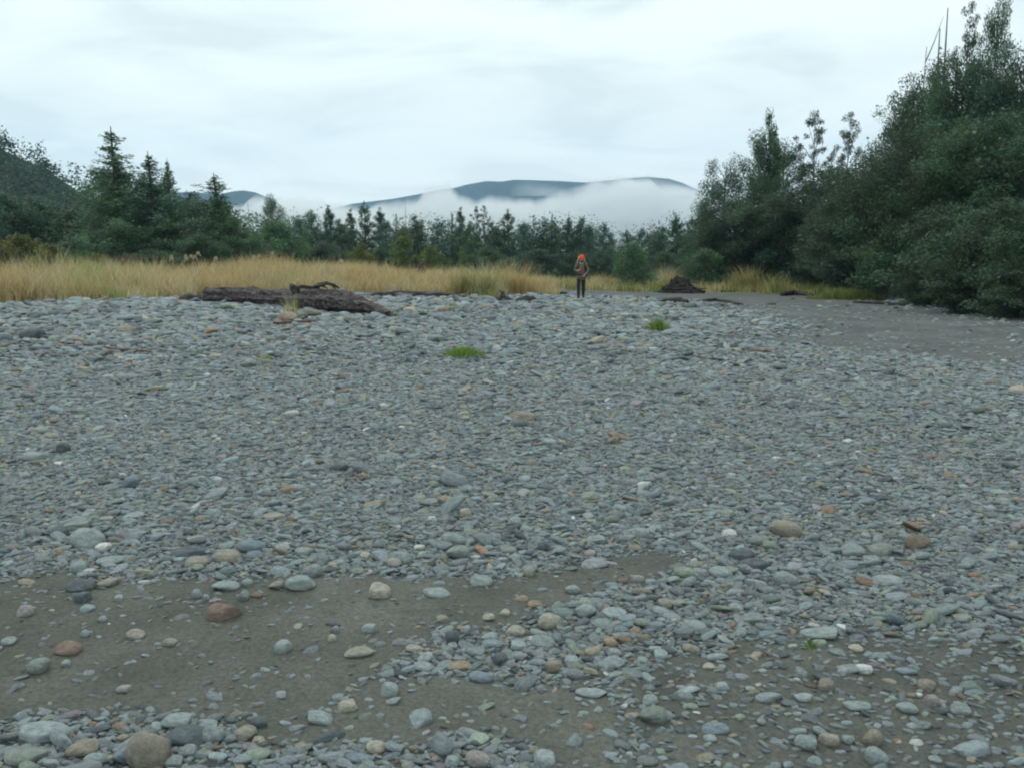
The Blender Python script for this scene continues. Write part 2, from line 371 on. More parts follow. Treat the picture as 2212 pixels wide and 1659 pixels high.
# ------------------------------------------------------------------ mist and haze
def vol_mat(name, col, dens, aniso=0.0):
    m = bpy.data.materials.new(name); m.use_nodes = True; t = m.node_tree; t.nodes.clear()
    o = N(t, 'ShaderNodeOutputMaterial'); v = N(t, 'ShaderNodeVolumePrincipled')
    v.inputs['Color'].default_value = (*col, 1); v.inputs['Density'].default_value = dens; v.inputs['Anisotropy'].default_value = aniso
    t.links.new(v.outputs[0], o.inputs['Volume']); return m
M_mist = vol_mat('mist', (1, 1, 1), .022, .55)
def mist(name, top, D, bottom_px, half, soft, seed, rough=4):
    xs = np.arange(top[0][0], top[-1][0] + .1, 6.0)
    ty = np.interp(xs, [p[0] for p in top], [p[1] for p in top]) + rough * 2.6 * fbm(xs * .035 + seed, xs * 0 + seed, 5)
    K = 22; n = len(xs); fr = []; bk = []
    for i, x in enumerate(xs):
        endf = min(1, (x - xs[0]) / 60, (xs[-1] - x) / 60); endf = max(endf, 0) ** .8
        hpx = bottom_px - ty[i]
        for k in range(K):
            t = (k / (K - 1)) ** 1.5
            y = ty[i] + hpx * t
            d = min(1.0, (t * hpx) / soft)
            hw = half * d ** 1.4 * (endf + 1e-3) * (1 + 1.5 * float(fbm(np.array(x * .022 + seed), np.array(y * .06 + seed), 4)))
            if k == 0: hw = .2
            p = at(x, y, D)
            fr.append((p[0], D - hw, p[2])); bk.append((p[0], D + hw, p[2]))
    V = fr + bk; m = n * K; F = []
    for i in range(n - 1):
        for k in range(K - 1):
            a = i * K + k
            F.append((a, a + 1, a + K + 1, a + K)); F.append((m + a, m + a + K, m + a + K + 1, m + a + 1))
        a = i * K; F.append((a, a + K, m + a + K, m + a)); a = i * K + K - 1; F.append((a, m + a, m + a + K, a + K))
    for k in range(K - 1):
        F.append((k, m + k, m + k + 1, k + 1)); a = (n - 1) * K + k; F.append((a, a + 1, m + a + 1, m + a))
    o = link(name, mk_mesh(name, V, F, smooth=True, mat=M_mist)); o['kind'] = 'stuff'; return o
mist('mist', [(380, 452), (440, 442), (500, 438), (530, 436), (556, 418), (600, 418), (650, 424), (720, 432), (780, 440), (830, 436), (870, 434), (905, 424), (922, 396), (972, 390), (992, 416), (1020, 425), (1080, 422), (1110, 424), (1150, 427), (1185, 420), (1225, 406), (1265, 392), (1300, 381), (1340, 377), (1390, 382), (1420, 394), (1460, 400), (1490, 402), (1520, 404), (1600, 420), (1720, 430)], 1500, 548, 62, 26, 2.0, 6.5)
mist('mist', [(1100, 398), (1120, 391), (1150, 392), (1180, 394), (1215, 398), (1240, 402)], 1560, 424, 11, 18, 5.0, 3)
mist('mist', [(1300, 388), (1340, 379), (1380, 380), (1440, 385), (1500, 398), (1540, 404)], 1450, 424, 14, 16, 9.0, 2)

# ------------------------------------------------------------------ stones
def stone_variants(n=14):
    res = []
    for s in range(n):
        rng = np.random.RandomState(100 + s)
        bm = bmesh.new(); bmesh.ops.create_icosphere(bm, subdivisions=3, radius=1.0)
        V = np.array([v.co[:] for v in bm.verts]); F = np.array([[v.index for v in f.verts] for f in bm.faces]); bm.free()
        p = rng.uniform(2.1, 3.2)
        V = V / (np.sum(np.abs(V) ** p, 1) ** (1 / p))[:, None]
        for _ in range(rng.randint(2, 6)):                     # worn flats
            nrm = rng.normal(size=3); nrm[2] *= .6; nrm /= np.linalg.norm(nrm); d = rng.uniform(.62, .88)
            dd = V @ nrm - d; V = V - np.where(dd > 0, dd * .85, 0)[:, None] * nrm
        f = rng.normal(size=(4, 3)) * 1.3; ph = rng.uniform(0, 6, 4)
        V = V * (1 + .07 * np.sin(V @ f.T + ph).sum(1) / 1.6)[:, None]
        V[:, 0] *= 1 + .22 * V[:, 1] * rng.uniform(-1, 1)      # egg / wedge outline
        V[:, :2] /= np.abs(V[:, :2]).max(0); V[:, 2] /= np.abs(V[:, 2]).max()
        res.append(mk_mesh('stone', V, F, smooth=True, mat=M_stone))
    return res
STONES = stone_variants()
rs = np.random.RandomState(77)
def stone_cols(n, rng):
    b = np.tile(np.array([.226, .264, .273]), (n, 1))
    v = np.clip(rng.normal(1, .22, n), .45, 1.6)[:, None]
    b = b * v * (1 + rng.normal(0, .028, (n, 3)))
    u = rng.rand(n)
    def put(mask, c):
        k = mask.sum()
        if k: b[mask] = np.array(c) * np.clip(rng.normal(1, .18, k), .6, 1.5)[:, None]
    put(u < .055, (.30, .275, .215)); put((u > .075) & (u < .10), (.25, .20, .15)); put((u > .10) & (u < .108), (.52, .53, .50))
    put((u > .112) & (u < .117), (.28, .19, .13)); put((u > .122) & (u < .20), (.105, .125, .135)); put((u > .20) & (u < .26), (.24, .285, .235))
    put((u > .26) & (u < .275), (.25, .225, .25))
    return np.clip(b, .03, .8)

C = dict(g=(.27, .32, .31), p=(.315, .365, .365), b=(.21, .27, .30), d=(.11, .135, .145), t=(.32, .305, .255), c=(.41, .39, .32), r=(.225, .165, .13), o=(.33, .26, .18), w=(.62, .63, .61), k=(.35, .325, .31), m=(.27, .245, .20), e=(.24, .275, .245))
# hand placed stones: x, y, width, height (in the units of ground()), colour, optional label
HAND = [
 (93, 1580, 91, 37, 'p', 'large pale grey slab of stone on silt beside the mottled boulder in the near corner'),
 (324, 1622, 82, 78, 'm', 'mottled tan rounded boulder, the tallest stone lying in the near stone cluster'), (411, 1586, 90, 36, 'd', 'dark long flat-topped stone lying directly behind the mottled tan boulder'), (389, 1554, 64, 30, 'g'), (530, 1585, 44, 32, 't'),
 (409, 1625, 41, 27, 'g'), (380, 1648, 37, 24, 'g'), (267, 1634, 38, 42, 'b'), (237, 1640, 14, 13, 'c', 'tiny cream pebble in the near cluster of stones next to the mottled boulder'), (180, 1615, 60, 30, 'm'), (60, 1630, 80, 30, 'e'), (560, 1560, 40, 25, 'd'),
 (483, 1320, 66, 42, 'r', 'rust-brown stone half buried in the smooth silt patch'), (554, 1284, 26, 13, 'r', 'small brick-red sliver of stone at the upper rim of the silt'),
 (426, 1284, 24, 22, 'p', 'small pale round blue-grey stone alone on the silt near the rust-brown one'), (446, 1290, 14, 14, 'p'), (487, 1264, 58, 24, 'g'), (534, 1259, 24, 18, 'g'), (527, 1288, 24, 24, 'g'), (597, 1264, 30, 17, 't'),
 (652, 1257, 68, 34, 'g'), (679, 1233, 34, 40, 'g'), (176, 1264, 51, 24, 'd'), (236, 1257, 44, 19, 't'), (56, 1320, 31, 26, 'k'), (188, 1314, 29, 16, 'p'), (221, 1337, 19, 14, 'g'), (180, 1290, 34, 26, 'd'), (258, 1292, 20, 16, 'p'),
 (294, 1370, 38, 19, 't'), (368, 1387, 29, 18, 't'), (184, 1370, 17, 15, 'p'), (150, 1399, 51, 28, 'r', 'flat rusty tan stone sunk into silt close to a ring-shaped pale stone'), (88, 1440, 44, 31, 'e', 'round greenish grey stone sunk in dark silt, largest of its bare patch'), (142, 1433, 19, 14, 'g'), (20, 1385, 30, 16, 'g'),
 (270, 1487, 31, 16, 'k', 'small lilac-grey stone alone in the middle of the dark silt'), (613, 1396, 38, 38, 'p', 'pale blue-grey triangular stone standing alone on the silt'), (716, 1379, 19, 17, 'c'), (723, 1358, 18, 22, 'p'), (800, 1357, 36, 24, 'p'),
 (693, 1551, 66, 26, 'p', 'long pale bar-shaped stone lying slantwise on silt'), (752, 1522, 44, 26, 'c', 'pale tan oval stone just beyond the long bar-shaped stone'), (225, 1182, 32, 19, 'w', 'bright white quartz stone against the large grey slab'),
 (185, 1166, 72, 44, 'g', 'large smooth grey slab with a white quartz stone at its foot'), (172, 1132, 62, 25, 'e'), (487, 1200, 68, 30, 't', 'long tan slab of stone at the gravel edge above the silt'), (422, 1213, 52, 26, 't'), (544, 1179, 62, 32, 'b'), (412, 1188, 80, 27, 'd'), (422, 1162, 40, 14, 't'),
 (363, 1127, 30, 14, 'r'), (548, 1199, 44, 20, 'b'), (172, 1224, 38, 24, 'g'), (130, 1152, 36, 30, 'd'), (235, 1210, 60, 18, 'g'), (590, 1115, 50, 18, 't'), (450, 1140, 28, 14, 'g'), (660, 1190, 44, 20, 'g'),
 (817, 1278, 54, 36, 'c', 'cream rounded stone standing proud of the silt, the brightest of its size'), (942, 1277, 64, 23, 'p', 'long pale blue-grey flat stone on silt beyond the cream rounded stone'), (773, 1405, 64, 24, 't', 'flat pale tan lens-shaped stone on silt by the heap of pebbles'), (840, 1489, 40, 34, 'p', 'pale rounded stone on open silt short of the pebble heap'), (852, 1512, 36, 16, 'g'),
 (981, 1165, 58, 30, 'g', 'big grey angular rock, upper one of a leaning pair in the gravel'), (988, 1195, 50, 36, 'e', 'greenish grey angular rock leaning below the big grey one'), (1038, 1252, 52, 26, 'g'), (1155, 1303, 36, 16, 'o', 'small orange-tan stone alone on the strip of silt'), (1344, 1254, 24, 14, 'r', 'small rust-orange stone beside a pinkish one on the silt strip'),
 (1376, 1249, 32, 22, 'k'), (1405, 1256, 26, 16, 'p'), (1435, 1256, 20, 20, 'p'), (1187, 1342, 52, 38, 'c', 'large pale cream stone atop the heap of pebbles'), (1112, 1362, 46, 27, 'c'), (979, 1379, 36, 40, 'd', 'dark leaning stone at the tip of the pebble heap'), (1008, 1362, 26, 22, 'p'), (1057, 1376, 38, 24, 'p'), (1117, 1392, 42, 22, 'p'), (1168, 1382, 64, 24, 'g'),
 (1318, 1387, 32, 22, 'o', 'orange stone in the pebble heap with a pale oval stone below it'), (1324, 1409, 34, 20, 'p'), (1239, 1428, 40, 28, 'p', 'pale triangular stone on dark silt next to a brown-grey block'), (1193, 1438, 46, 32, 'm'), (915, 1437, 48, 21, 'p'), (992, 1437, 56, 18, 'o'), (1040, 1458, 52, 28, 'b'), (898, 1398, 42, 16, 't'),
 (958, 1334, 30, 16, 't'), (1056, 1333, 26, 17, 'c'), (1090, 1322, 26, 16, 'c'), (1239, 1273, 36, 21, 'p'), (1276, 1195, 30, 21, 'k', 'pinkish white quartz cobble at the gravel edge of the silt strip'), (1411, 1545, 56, 42, 'e', 'rounded grey-green stone among small pebbles on dark silt'), (1404, 1511, 32, 24, 'p'), (1435, 1305, 32, 25, 't'), (1280, 1494, 72, 20, 'p'),
 (810, 1612, 48, 28, 'c'), (780, 1634, 64, 26, 'b'), (1033, 1638, 52, 34, 'k'), (1173, 1636, 56, 36, 'p', 'pale blue-grey stone cut by the near frame edge, on dark silt'), (975, 1646, 32, 26, 'p'), (1425, 1413, 36, 22, 'p'), (1265, 1320, 48, 30, 'g'), (1330, 1322, 56, 24, 'p'), (1300, 1345, 60, 20, 'g'), (1390, 1345, 40, 20, 'e'), (1110, 1205, 26, 22, 'p'), (1145, 1236, 28, 24, 't'),
 (790, 1200, 30, 16, 'c'), (860, 1205, 60, 34, 'g'), (906, 1182, 26, 14, 'w'), (770, 1232, 34, 14, 'e'), (850, 1216, 34, 22, 'k'), (1004, 1108, 32, 26, 'c'), (935, 1120, 24, 14, 'w'), (1110, 1126, 36, 22, 'g'), (1095, 1185, 50, 20, 'e'), (1175, 1180, 30, 26, 'd'), (1383, 1150, 38, 26, 'p'), (1290, 1165, 50, 20, 'g'),
 (1573, 1152, 36, 19, 'w', 'white and black quartz cobble in the grey gravel'), (1694, 1144, 68, 38, 'm', 'broad dull tan-grey boulder embedded in grey gravel'), (1603, 1197, 52, 28, 'd'), (1633, 1218, 56, 25, 'd'), (1510, 1236, 36, 28, 'p'), (1556, 1236, 48, 25, 'g'), (1914, 1250, 62, 21, 'p'), (1904, 1190, 54, 32, 'e'), (1698, 1252, 48, 36, 'g'), (1840, 1190, 50, 28, 'g'), (1630, 1334, 54, 24, 'g'),
 (1775, 1367, 80, 24, 'g'), (1530, 1438, 26, 13, 'c'), (1863, 1444, 38, 22, 'w', 'jagged white quartz stone amid dark gravel'), (2012, 1513, 28, 30, 'k', 'pinkish cream wedge of stone standing on dark gravel'), (1620, 1486, 24, 11, 'p'), (1545, 1570, 56, 22, 'b'), (1789, 1597, 44, 28, 't'), (1831, 1597, 28, 18, 'p'), (1886, 1597, 38, 34, 'm'),
 (1894, 1636, 42, 38, 'p'), (1745, 1604, 52, 30, 'g'), (1532, 1592, 30, 14, 'p'), (1961, 1529, 42, 22, 'g'), (2073, 1532, 38, 22, 'g'), (1846, 1522, 62, 20, 'g'), (1738, 1505, 42, 18, 'p'), (2022, 1640, 26, 13, 'p'), (2191, 1182, 22, 18, 'c'), (1787, 1480, 36, 30, 'm'), (1850, 1400, 30, 14, 'c'), (2000, 1480, 38, 26, 'm'), (1960, 1448, 46, 16, 'b'), (1500, 1350, 50, 24, 'p'), (1590, 1312, 30, 22, 'p'), (1560, 1480, 30, 18, 'p'),
 (1126, 899, 62, 30, 'm', 'brown-grey rock with a shadowed base standing above the mid gravel'), (1119, 915, 46, 18, 'd'), (1187, 957, 32, 18, 'p', 'pale grey stone in the mid gravel, larger of two touching'), (1214, 957, 17, 13, 'c'), (1149, 1000, 28, 25, 't', 'tan egg-shaped stone in the mid gravel'), (1325, 953, 26, 24, 'm'), (959, 1078, 40, 17, 'o', 'flat orange-tan stone in the grey mid gravel'), (783, 1028, 18, 16, 'o'), (1394, 695, 14, 10, 'w', 'small bright white stone beside the tuft of green grass'), (1270, 872, 30, 18, 'd'),
 (1050, 937, 28, 14, 'd'), (1000, 880, 24, 12, 't'), (1007, 1053, 30, 12, 'b'), (1012, 1050, 26, 12, 'd'), (1450, 952, 10, 8, 'w'), (1255, 968, 20, 10, 'g'),
 (283, 1043, 38, 34, 'b', 'rounded blue-grey rock with a dark underside, alone in mid gravel'), (622, 1060, 32, 21, 'o', 'golden tan stone with a small cream stone next to it in mid gravel'), (578, 1058, 15, 10, 'c'), (470, 1036, 20, 15, 'w'), (73, 725, 48, 32, 'd', 'dark boulder on the upper gravel bar, biggest at its edge'), (271, 719, 50, 28, 'm', 'tan-grey slab tilted on the upper gravel bar'), (12, 735, 30, 22, 'd'), (136, 970, 28, 30, 'd'), (81, 987, 54, 20, 'g'), (658, 936, 15, 9, 'w'), (676, 1052, 20, 20, 'p'), (283, 738, 26, 14, 'p'),
 (735, 1008, 40, 26, 'd'), (230, 1120, 26, 10, 'c'), (195, 1105, 24, 12, 'p'),
]
def place_hand(x, y, w, h):
    p = ground(x, y + h * .25); dist = float(np.linalg.norm(p - np.array([0, 0, CAM_H])))
    th = math.asin(CAM_H / dist); a = w / 2 / F2 * dist; hm = h / F2 * dist
    b = .8 * a
    if 2 * b * math.sin(th) > hm * .8: b = hm * .8 / 2 / math.sin(th)
    b = max(b, .35 * a)
    c2 = max((hm / 2) ** 2 - (b * math.sin(th)) ** 2, 0); c = math.sqrt(c2) / math.cos(th)
    c = min(max(c, .3 * min(a, b)), 1.0 * a)
    return p, a, b, c, dist
hand_pts = []
def put_stone(me, p, a, b, c, rz, tilt, col, parent=None, sink=.25):
    o = link('stone', me, parent, (p[0], p[1], p[2] + c * (1 - 2 * sink)), (tilt[0], tilt[1], rz), (a, b, c))
    o['stone_colour'] = [float(v) for v in col]; return o
rh = random.Random(9); n_part = 0
for row in HAND:
    x, y, w, h, ck = row[:5]
    p, a, b, c, dist = place_hand(x, y, w, h)
    col = np.array(C[ck]) * rh.uniform(.88, 1.08)
    lab = row[5] if len(row) > 5 else None
    big = ck in 'd'
    o = put_stone(STONES[rh.randrange(len(STONES))], p, a * .98, b * .98, c * .98, rh.uniform(-.3, .3) + (math.pi if rh.random() < .5 else 0), (rh.uniform(-.12, .12), rh.uniform(-.12, .12)), col, None if lab else river_bed, sink=rh.uniform(.2, .33))
    if lab:
        o.name = 'boulder' if w > 60 else 'river_stone'; tag(o, lab, 'boulder' if w > 60 else 'stone', 'distinct stones on the river bed')
    else: n_part += 1
    hand_pts.append((p[0], p[1], max(a, b)))
HP = np.array(hand_pts)

def polar_points(r0, r1, sfun, amax, rng):
    pts = []; r = r0
    while r < r1:
        am = amax + .75 * float(1 - sstep(r, 5, 16)); s = sfun(r); n = int(2 * am * r / s)
        th = (np.arange(n) + rng.uniform(-.5, .5, n)) / n * 2 * am - am
        rr = r + rng.uniform(-.5, .5, n) * s
        pts.append(np.stack([rr * np.sin(th), rr * np.cos(th)], 1)); r += s * .92
    return np.concatenate(pts)
AM = R_(46)
def coarse(x, y):
    """relative stone size over the river bed: cobbles on the upper bar, finer gravel in the run and to the right"""
    bar = sstep(y + .10 * x + 1.3 * fbm(x * .5, y * .5, 2), 11.8, 13.6) * (1 - sstep(x - .12 * y, 1.5, 5.0))
    near = 1 - sstep(np.hypot(x, y), 4.5, 7.5)
    return bar, near
_FR = np.array([ground(a_, b_)[:2] for a_, b_ in [(-700, 690), (-300, 670), (0, 657), (200, 652), (400, 648), (560, 642), (760, 637), (900, 637), (1000, 640), (1110, 640)]])
_FR = _FR[np.argsort(_FR[:, 0])]
def meadow_front(x): return np.interp(x, _FR[:, 0], _FR[:, 1])
layers = []
def layer(r0, r1, sfun, rfun, keep, zoff, seed, sandkeep):
    rng = np.random.RandomState(seed); P = polar_points(r0, r1, sfun, AM, rng)
    x, y = P[:, 0], P[:, 1]; s = sand(x, y)
    bar, near = coarse(x, y)
    rad = rfun(x, y, bar, near, rng) 
    k = keep(x, y, bar, near) * (1 - s) + s * abs(sandkeep) * (1 - sstep(np.hypot(x, y), 9, 13) * (sandkeep > 0))
    # gravel thins out before the grass and forest floor
    ex = np.interp(y, EDGE_Y, EDGE_X)
    gy = np.where(x < 1, meadow_front(x) + 1.2, 37.5) + 1.5 * fbm(x * .4, y * 0, 2)
    k = k * (1 - sstep(x - ex, -1.0, .3)) * (1 - sstep(y, gy - 1.5, gy + 2))
    ok = rng.rand(len(x)) < k
    # keep clear of hand placed stones
    for hx, hy, hr in HP:
        near_ = (np.abs(x - hx) < .6 * hr + rad * .6) & (np.abs(y - hy) < .6 * hr + rad * .6)
        ok &= ~near_
    layers.append((x[ok], y[ok], rad[ok], np.full(ok.sum(), zoff), s[ok], rng.randint(0, 1 << 30)))
# bed layer of fine pebbles, middle layer, scattered cobbles
dist_ = lambda x, y: np.hypot(x, y)
layer(1.1, 15, lambda r: max(.020, .0040 * r), lambda x, y, b, n, g: np.maximum(.0095, .0021 * dist_(x, y)) * np.exp(g.normal(0, .3, len(x))), lambda x, y, b, n: .9 + 0 * x, .0, 1, .02)
layer(1.1, 44, lambda r: max(.038, .0050 * r), lambda x, y, b, n, g: (np.maximum(.0185, .00245 * dist_(x, y)) * (1 + .05 * b)) * np.exp(g.normal(0, .34, len(x))), lambda x, y, b, n: .92 + 0 * x, .012, 2, .014)
layer(1.1, 44, lambda r: max(.085, .0095 * r), lambda x, y, b, n, g: (np.maximum(.028, .0035 * dist_(x, y)) * (1 + .08 * b)) * np.exp(g.normal(0, .33, len(x))), lambda x, y, b, n: .20 + .26 * b + .14 * n - .16 * sstep(x - .2 * y, 0, 5) * (1 - b), .022, 3, .010)
layer(1.1, 40, lambda r: max(.3, .026 * r), lambda x, y, b, n, g: np.maximum(.044, .0056 * dist_(x, y)) * np.exp(g.normal(0, .3, len(x))), lambda x, y, b, n: .03 + .11 * b + .08 * n, .03, 4, .004)
layer(9, 34, lambda r: .0065 * r, lambda x, y, b, n, g: .0016 * dist_(x, y) * np.exp(g.normal(0, .45, len(x))), lambda x, y, b, n: 0 * x, .0, 5, -.13)
X = np.concatenate([l[0] for l in layers]); Y = np.concatenate([l[1] for l in layers]); RD = np.concatenate([l[2] for l in layers]); ZO = np.concatenate([l[3] for l in layers]); SS = np.concatenate([l[4] for l in layers])
n = len(X); print('gravel stones', n)
RD = np.clip(RD, .012, .30)
A = RD * rs.uniform(.95, 1.5, n); B = RD * rs.uniform(.5, .95, n); Cc = RD * rs.uniform(.22, .52, n)
ROT = np.stack([rs.normal(0, .22, n), rs.normal(0, .22, n), rs.normal(0, .6, n)], 1)
ROT[:, 2] += np.where(rs.rand(n) < .5, math.pi, 0)
Z = height(X, Y) + Cc * (.45 - .5 * SS) + ZO * RD * 9 * (1 - SS)
VAR = rs.randint(0, len(STONES), n); SC = stone_cols(n, rs)
# the largest-looking ones become stones of their own, parts of the river bed
proj = A / np.hypot(np.hypot(X, Y), CAM_H)
inv = np.abs(np.arctan2(X, Y)) < R_(31); inv &= (Y > 2.35)
order = np.argsort(-(proj * inv))[:max(0, 296 - n_part)]
solo = np.zeros(n, bool); solo[order] = True
for i in np.where(solo)[0]:
    o = link('stone', STONES[VAR[i]], river_bed, (X[i], Y[i], Z[i]), tuple(ROT[i]), (A[i], B[i], Cc[i])); o['stone_colour'] = [float(v) for v in SC[i]]
g = ~solo
pm = bpy.data.meshes.new('gravel'); pm.vertices.add(int(g.sum()))
pm.vertices.foreach_set('co', np.stack([X, Y, Z], 1)[g].astype(np.float32).ravel())
def pattr(name, ty, arr, key):
    a = pm.attributes.new(name, ty, 'POINT'); a.data.foreach_set(key, arr.ravel())
pattr('size', 'FLOAT_VECTOR', np.stack([A, B, Cc], 1)[g].astype(np.float32), 'vector')
pattr('turn', 'FLOAT_VECTOR', ROT[g].astype(np.float32), 'vector')
pattr('variant', 'INT', VAR[g].astype(np.int32), 'value')
cc4 = np.ones((int(g.sum()), 4), np.float32); cc4[:, :3] = SC[g]
pattr('stone_colour', 'FLOAT_COLOR', cc4, 'color')
gravel = link('gravel', pm, river_bed); gravel['kind'] = 'stuff'
ng = bpy.data.node_groups.new('scatter_gravel', 'GeometryNodeTree')
ng.interface.new_socket('Geometry', in_out='INPUT', socket_type='NodeSocketGeometry'); ng.interface.new_socket('Geometry', in_out='OUTPUT', socket_type='NodeSocketGeometry')
gi = N(ng, 'NodeGroupInput'); go = N(ng, 'NodeGroupOutput'); iop = N(ng, 'GeometryNodeInstanceOnPoints'); g2i = N(ng, 'GeometryNodeGeometryToInstance')
for k, me in reversed(list(enumerate(STONES))):
    src = bpy.data.objects.new('stone_shape', me)
    oi = N(ng, 'GeometryNodeObjectInfo'); oi.inputs['Object'].default_value = src
    ng.links.new(oi.outputs['Geometry'], g2i.inputs[0])
def nattr(name, ty):
    a = N(ng, 'GeometryNodeInputNamedAttribute'); a.data_type = ty; a.inputs['Name'].default_value = name; return a.outputs[0]
m2p = N(ng, 'GeometryNodeMeshToPoints'); ng.links.new(gi.outputs[0], m2p.inputs[0]); ng.links.new(m2p.outputs[0], iop.inputs['Points'])
ng.links.new(g2i.outputs[0], iop.inputs['Instance']); iop.inputs['Pick Instance'].default_value = True
ng.links.new(nattr('variant', 'INT'), iop.inputs['Instance Index']); ng.links.new(nattr('turn', 'FLOAT_VECTOR'), iop.inputs['Rotation']); ng.links.new(nattr('size', 'FLOAT_VECTOR'), iop.inputs['Scale'])
ng.links.new(iop.outputs[0], go.inputs[0])
md = gravel.modifiers.new('scatter', 'NODES'); md.node_group = ng

exec_marker = None
# ------------------------------------------------------------------ trees
def leaf_quads(Cn, L, Wd, rng, up=.5, along=None):
    n = len(Cn)
    nrm = rng.normal(size=(n, 3)); nrm[:, 2] = np.abs(nrm[:, 2]) + up; nrm /= np.linalg.norm(nrm, axis=1)[:, None]
    t = rng.normal(size=(n, 3)) if along is None else along + rng.normal(0, .55, (n, 3))
    t -= nrm * (t * nrm).sum(1)[:, None]; t /= np.linalg.norm(t, axis=1)[:, None] + 1e-9
    s = np.cross(nrm, t)
    L = np.asarray(L)[:, None]; Wd = np.asarray(Wd)[:, None]
    V = np.stack([Cn - t * L * .5, Cn + s * Wd * .5 - nrm * L * .08, Cn + t * L * .5 - nrm * L * .12, Cn - s * Wd * .5 - nrm * L * .08], 1).reshape(-1, 3)
    return V
def quads(n): return np.arange(n * 4).reshape(n, 4)
GREEN = np.array([.088, .152, .080]); OLIVE = np.array([.14, .15, .05]); TEAL = np.array([.080, .145, .098]); LIME = np.array([.15, .21, .065]); DARK = np.array([.066, .105, .064]); REDD = np.array([.10, .075, .055])
def make_crown(centers, radii, per, leaf, rng, col, flat=.6, colvar=.22):
    Vs = []; Cs = []
    for c, r in zip(centers, radii):
        k = max(8, int(per * (r / np.mean(radii)) ** 2))
        d = rng.normal(size=(k, 3)); d /= np.linalg.norm(d, axis=1)[:, None]
        q = d * (rng.rand(k) ** .45)[:, None] * r * np.array([1, 1, flat]) * (1 + .12 * np.clip(rng.normal(size=(k, 1)), -2, 1.6))
        Vs.append(np.array(c) + q); b = np.exp(rng.normal(0, colvar)); hue = 1 + rng.normal(0, .06, 3)
        Cs.append(np.tile(col * b * hue, (k, 1)) * np.exp(rng.normal(0, .22, (k, 1))))
    P = np.concatenate(Vs); Cl = np.concatenate(Cs); m = len(P)
    L = leaf * np.exp(rng.normal(0, .25, m))
    V = leaf_quads(P, L, L * .62, rng)
    return V, quads(m), np.repeat(np.clip(Cl, .008, .4), 4, 0)
def broadleaf(seed, H=10., R=3., nl=16, per=130, leaf=.17, base=.22, col=GREEN, flat=.62, top=.95, csize=(.24, .38), fr=(.5, .78, 1.0), trunk_r=.2, bare=0, lean=0, dome=False):
    rng = np.random.RandomState(seed); rr = random.Random(seed)
    ph = rng.uniform(0, 6, 4)
    tp = lambda t: np.array([.06 * H * (math.sin(2.2 * t + ph[0]) - math.sin(ph[0])) * .5 + lean * t * t, .06 * H * (math.sin(2.5 * t + ph[1]) - math.sin(ph[1])) * .5, t * H])
    A_ = Acc(); m = 8
    A_.tube([tp(.93 * i / m) - np.array([0, 0, .25 if i == 0 else 0]) for i in range(m + 1)], [trunk_r * (1 - .85 * i / m) * (1.35 if i == 0 else 1) for i in range(m + 1)], 8)
    cen = []; rad = []; az = rng.uniform(0, 6)
    for i in range(nl):
        t = base + (top - base) * (i + .5) / nl + rng.uniform(-.02, .02); az += 2.4 + rng.uniform(-.5, .5)
        u = min(1.0, max(0.0, (t - base) / (top - base)))
        prof = (math.sin(math.pi * (.16 + .80 * u)) ** .75) * rng.uniform(.62, 1.15) * R
        if dome: prof = R * (.6 + .4 * math.sin(math.pi * (.15 + .6 * u))) * (1 - .72 * u ** 3.5) ** .5 * rng.uniform(.7, 1.1)
        zr = prof * rng.uniform(.15, .5) * (1.1 - u)
        p0 = tp(max(.06, t * .86)); e_ = np.array([math.cos(az) * prof, math.sin(az) * prof, t * H + zr * .6]) + tp(t) * np.array([1, 1, 0])
        mid = (p0 + e_) / 2 + np.array([0, 0, .08 * prof])
        A_.tube([p0, mid, e_], [trunk_r * .38 * (1 - .6 * u), trunk_r * .24 * (1 - .5 * u), .015], 5, cap=False)
        if rng.rand() < bare: continue
        for f in fr:
            c = p0 * (1 - f) ** 2 + 2 * mid * f * (1 - f) + e_ * f * f + rng.normal(0, .10 * R, 3) * np.array([1, 1, .7])
            cen.append(c); rad.append(R * rng.uniform(*csize) * (1 - .25 * u))
    cen.append(tp(.97)); rad.append(R * .24); cen.append(tp(.9) + rng.normal(0, .1 * R, 3)); rad.append(R * .3)
    V, F, Cl = make_crown(cen, rad, per, leaf, rng, col, flat)
    zmax = V[:, 2].max(); V[:, 2] *= H / zmax
    w = np.percentile(np.hypot(V[:, 0], V[:, 1]), 96)
    return dict(crown=mk_mesh('crown', V, F, Cl, mat=M_leaf), trunk=A_.mesh('trunk', M_bark), H=H, R=w)
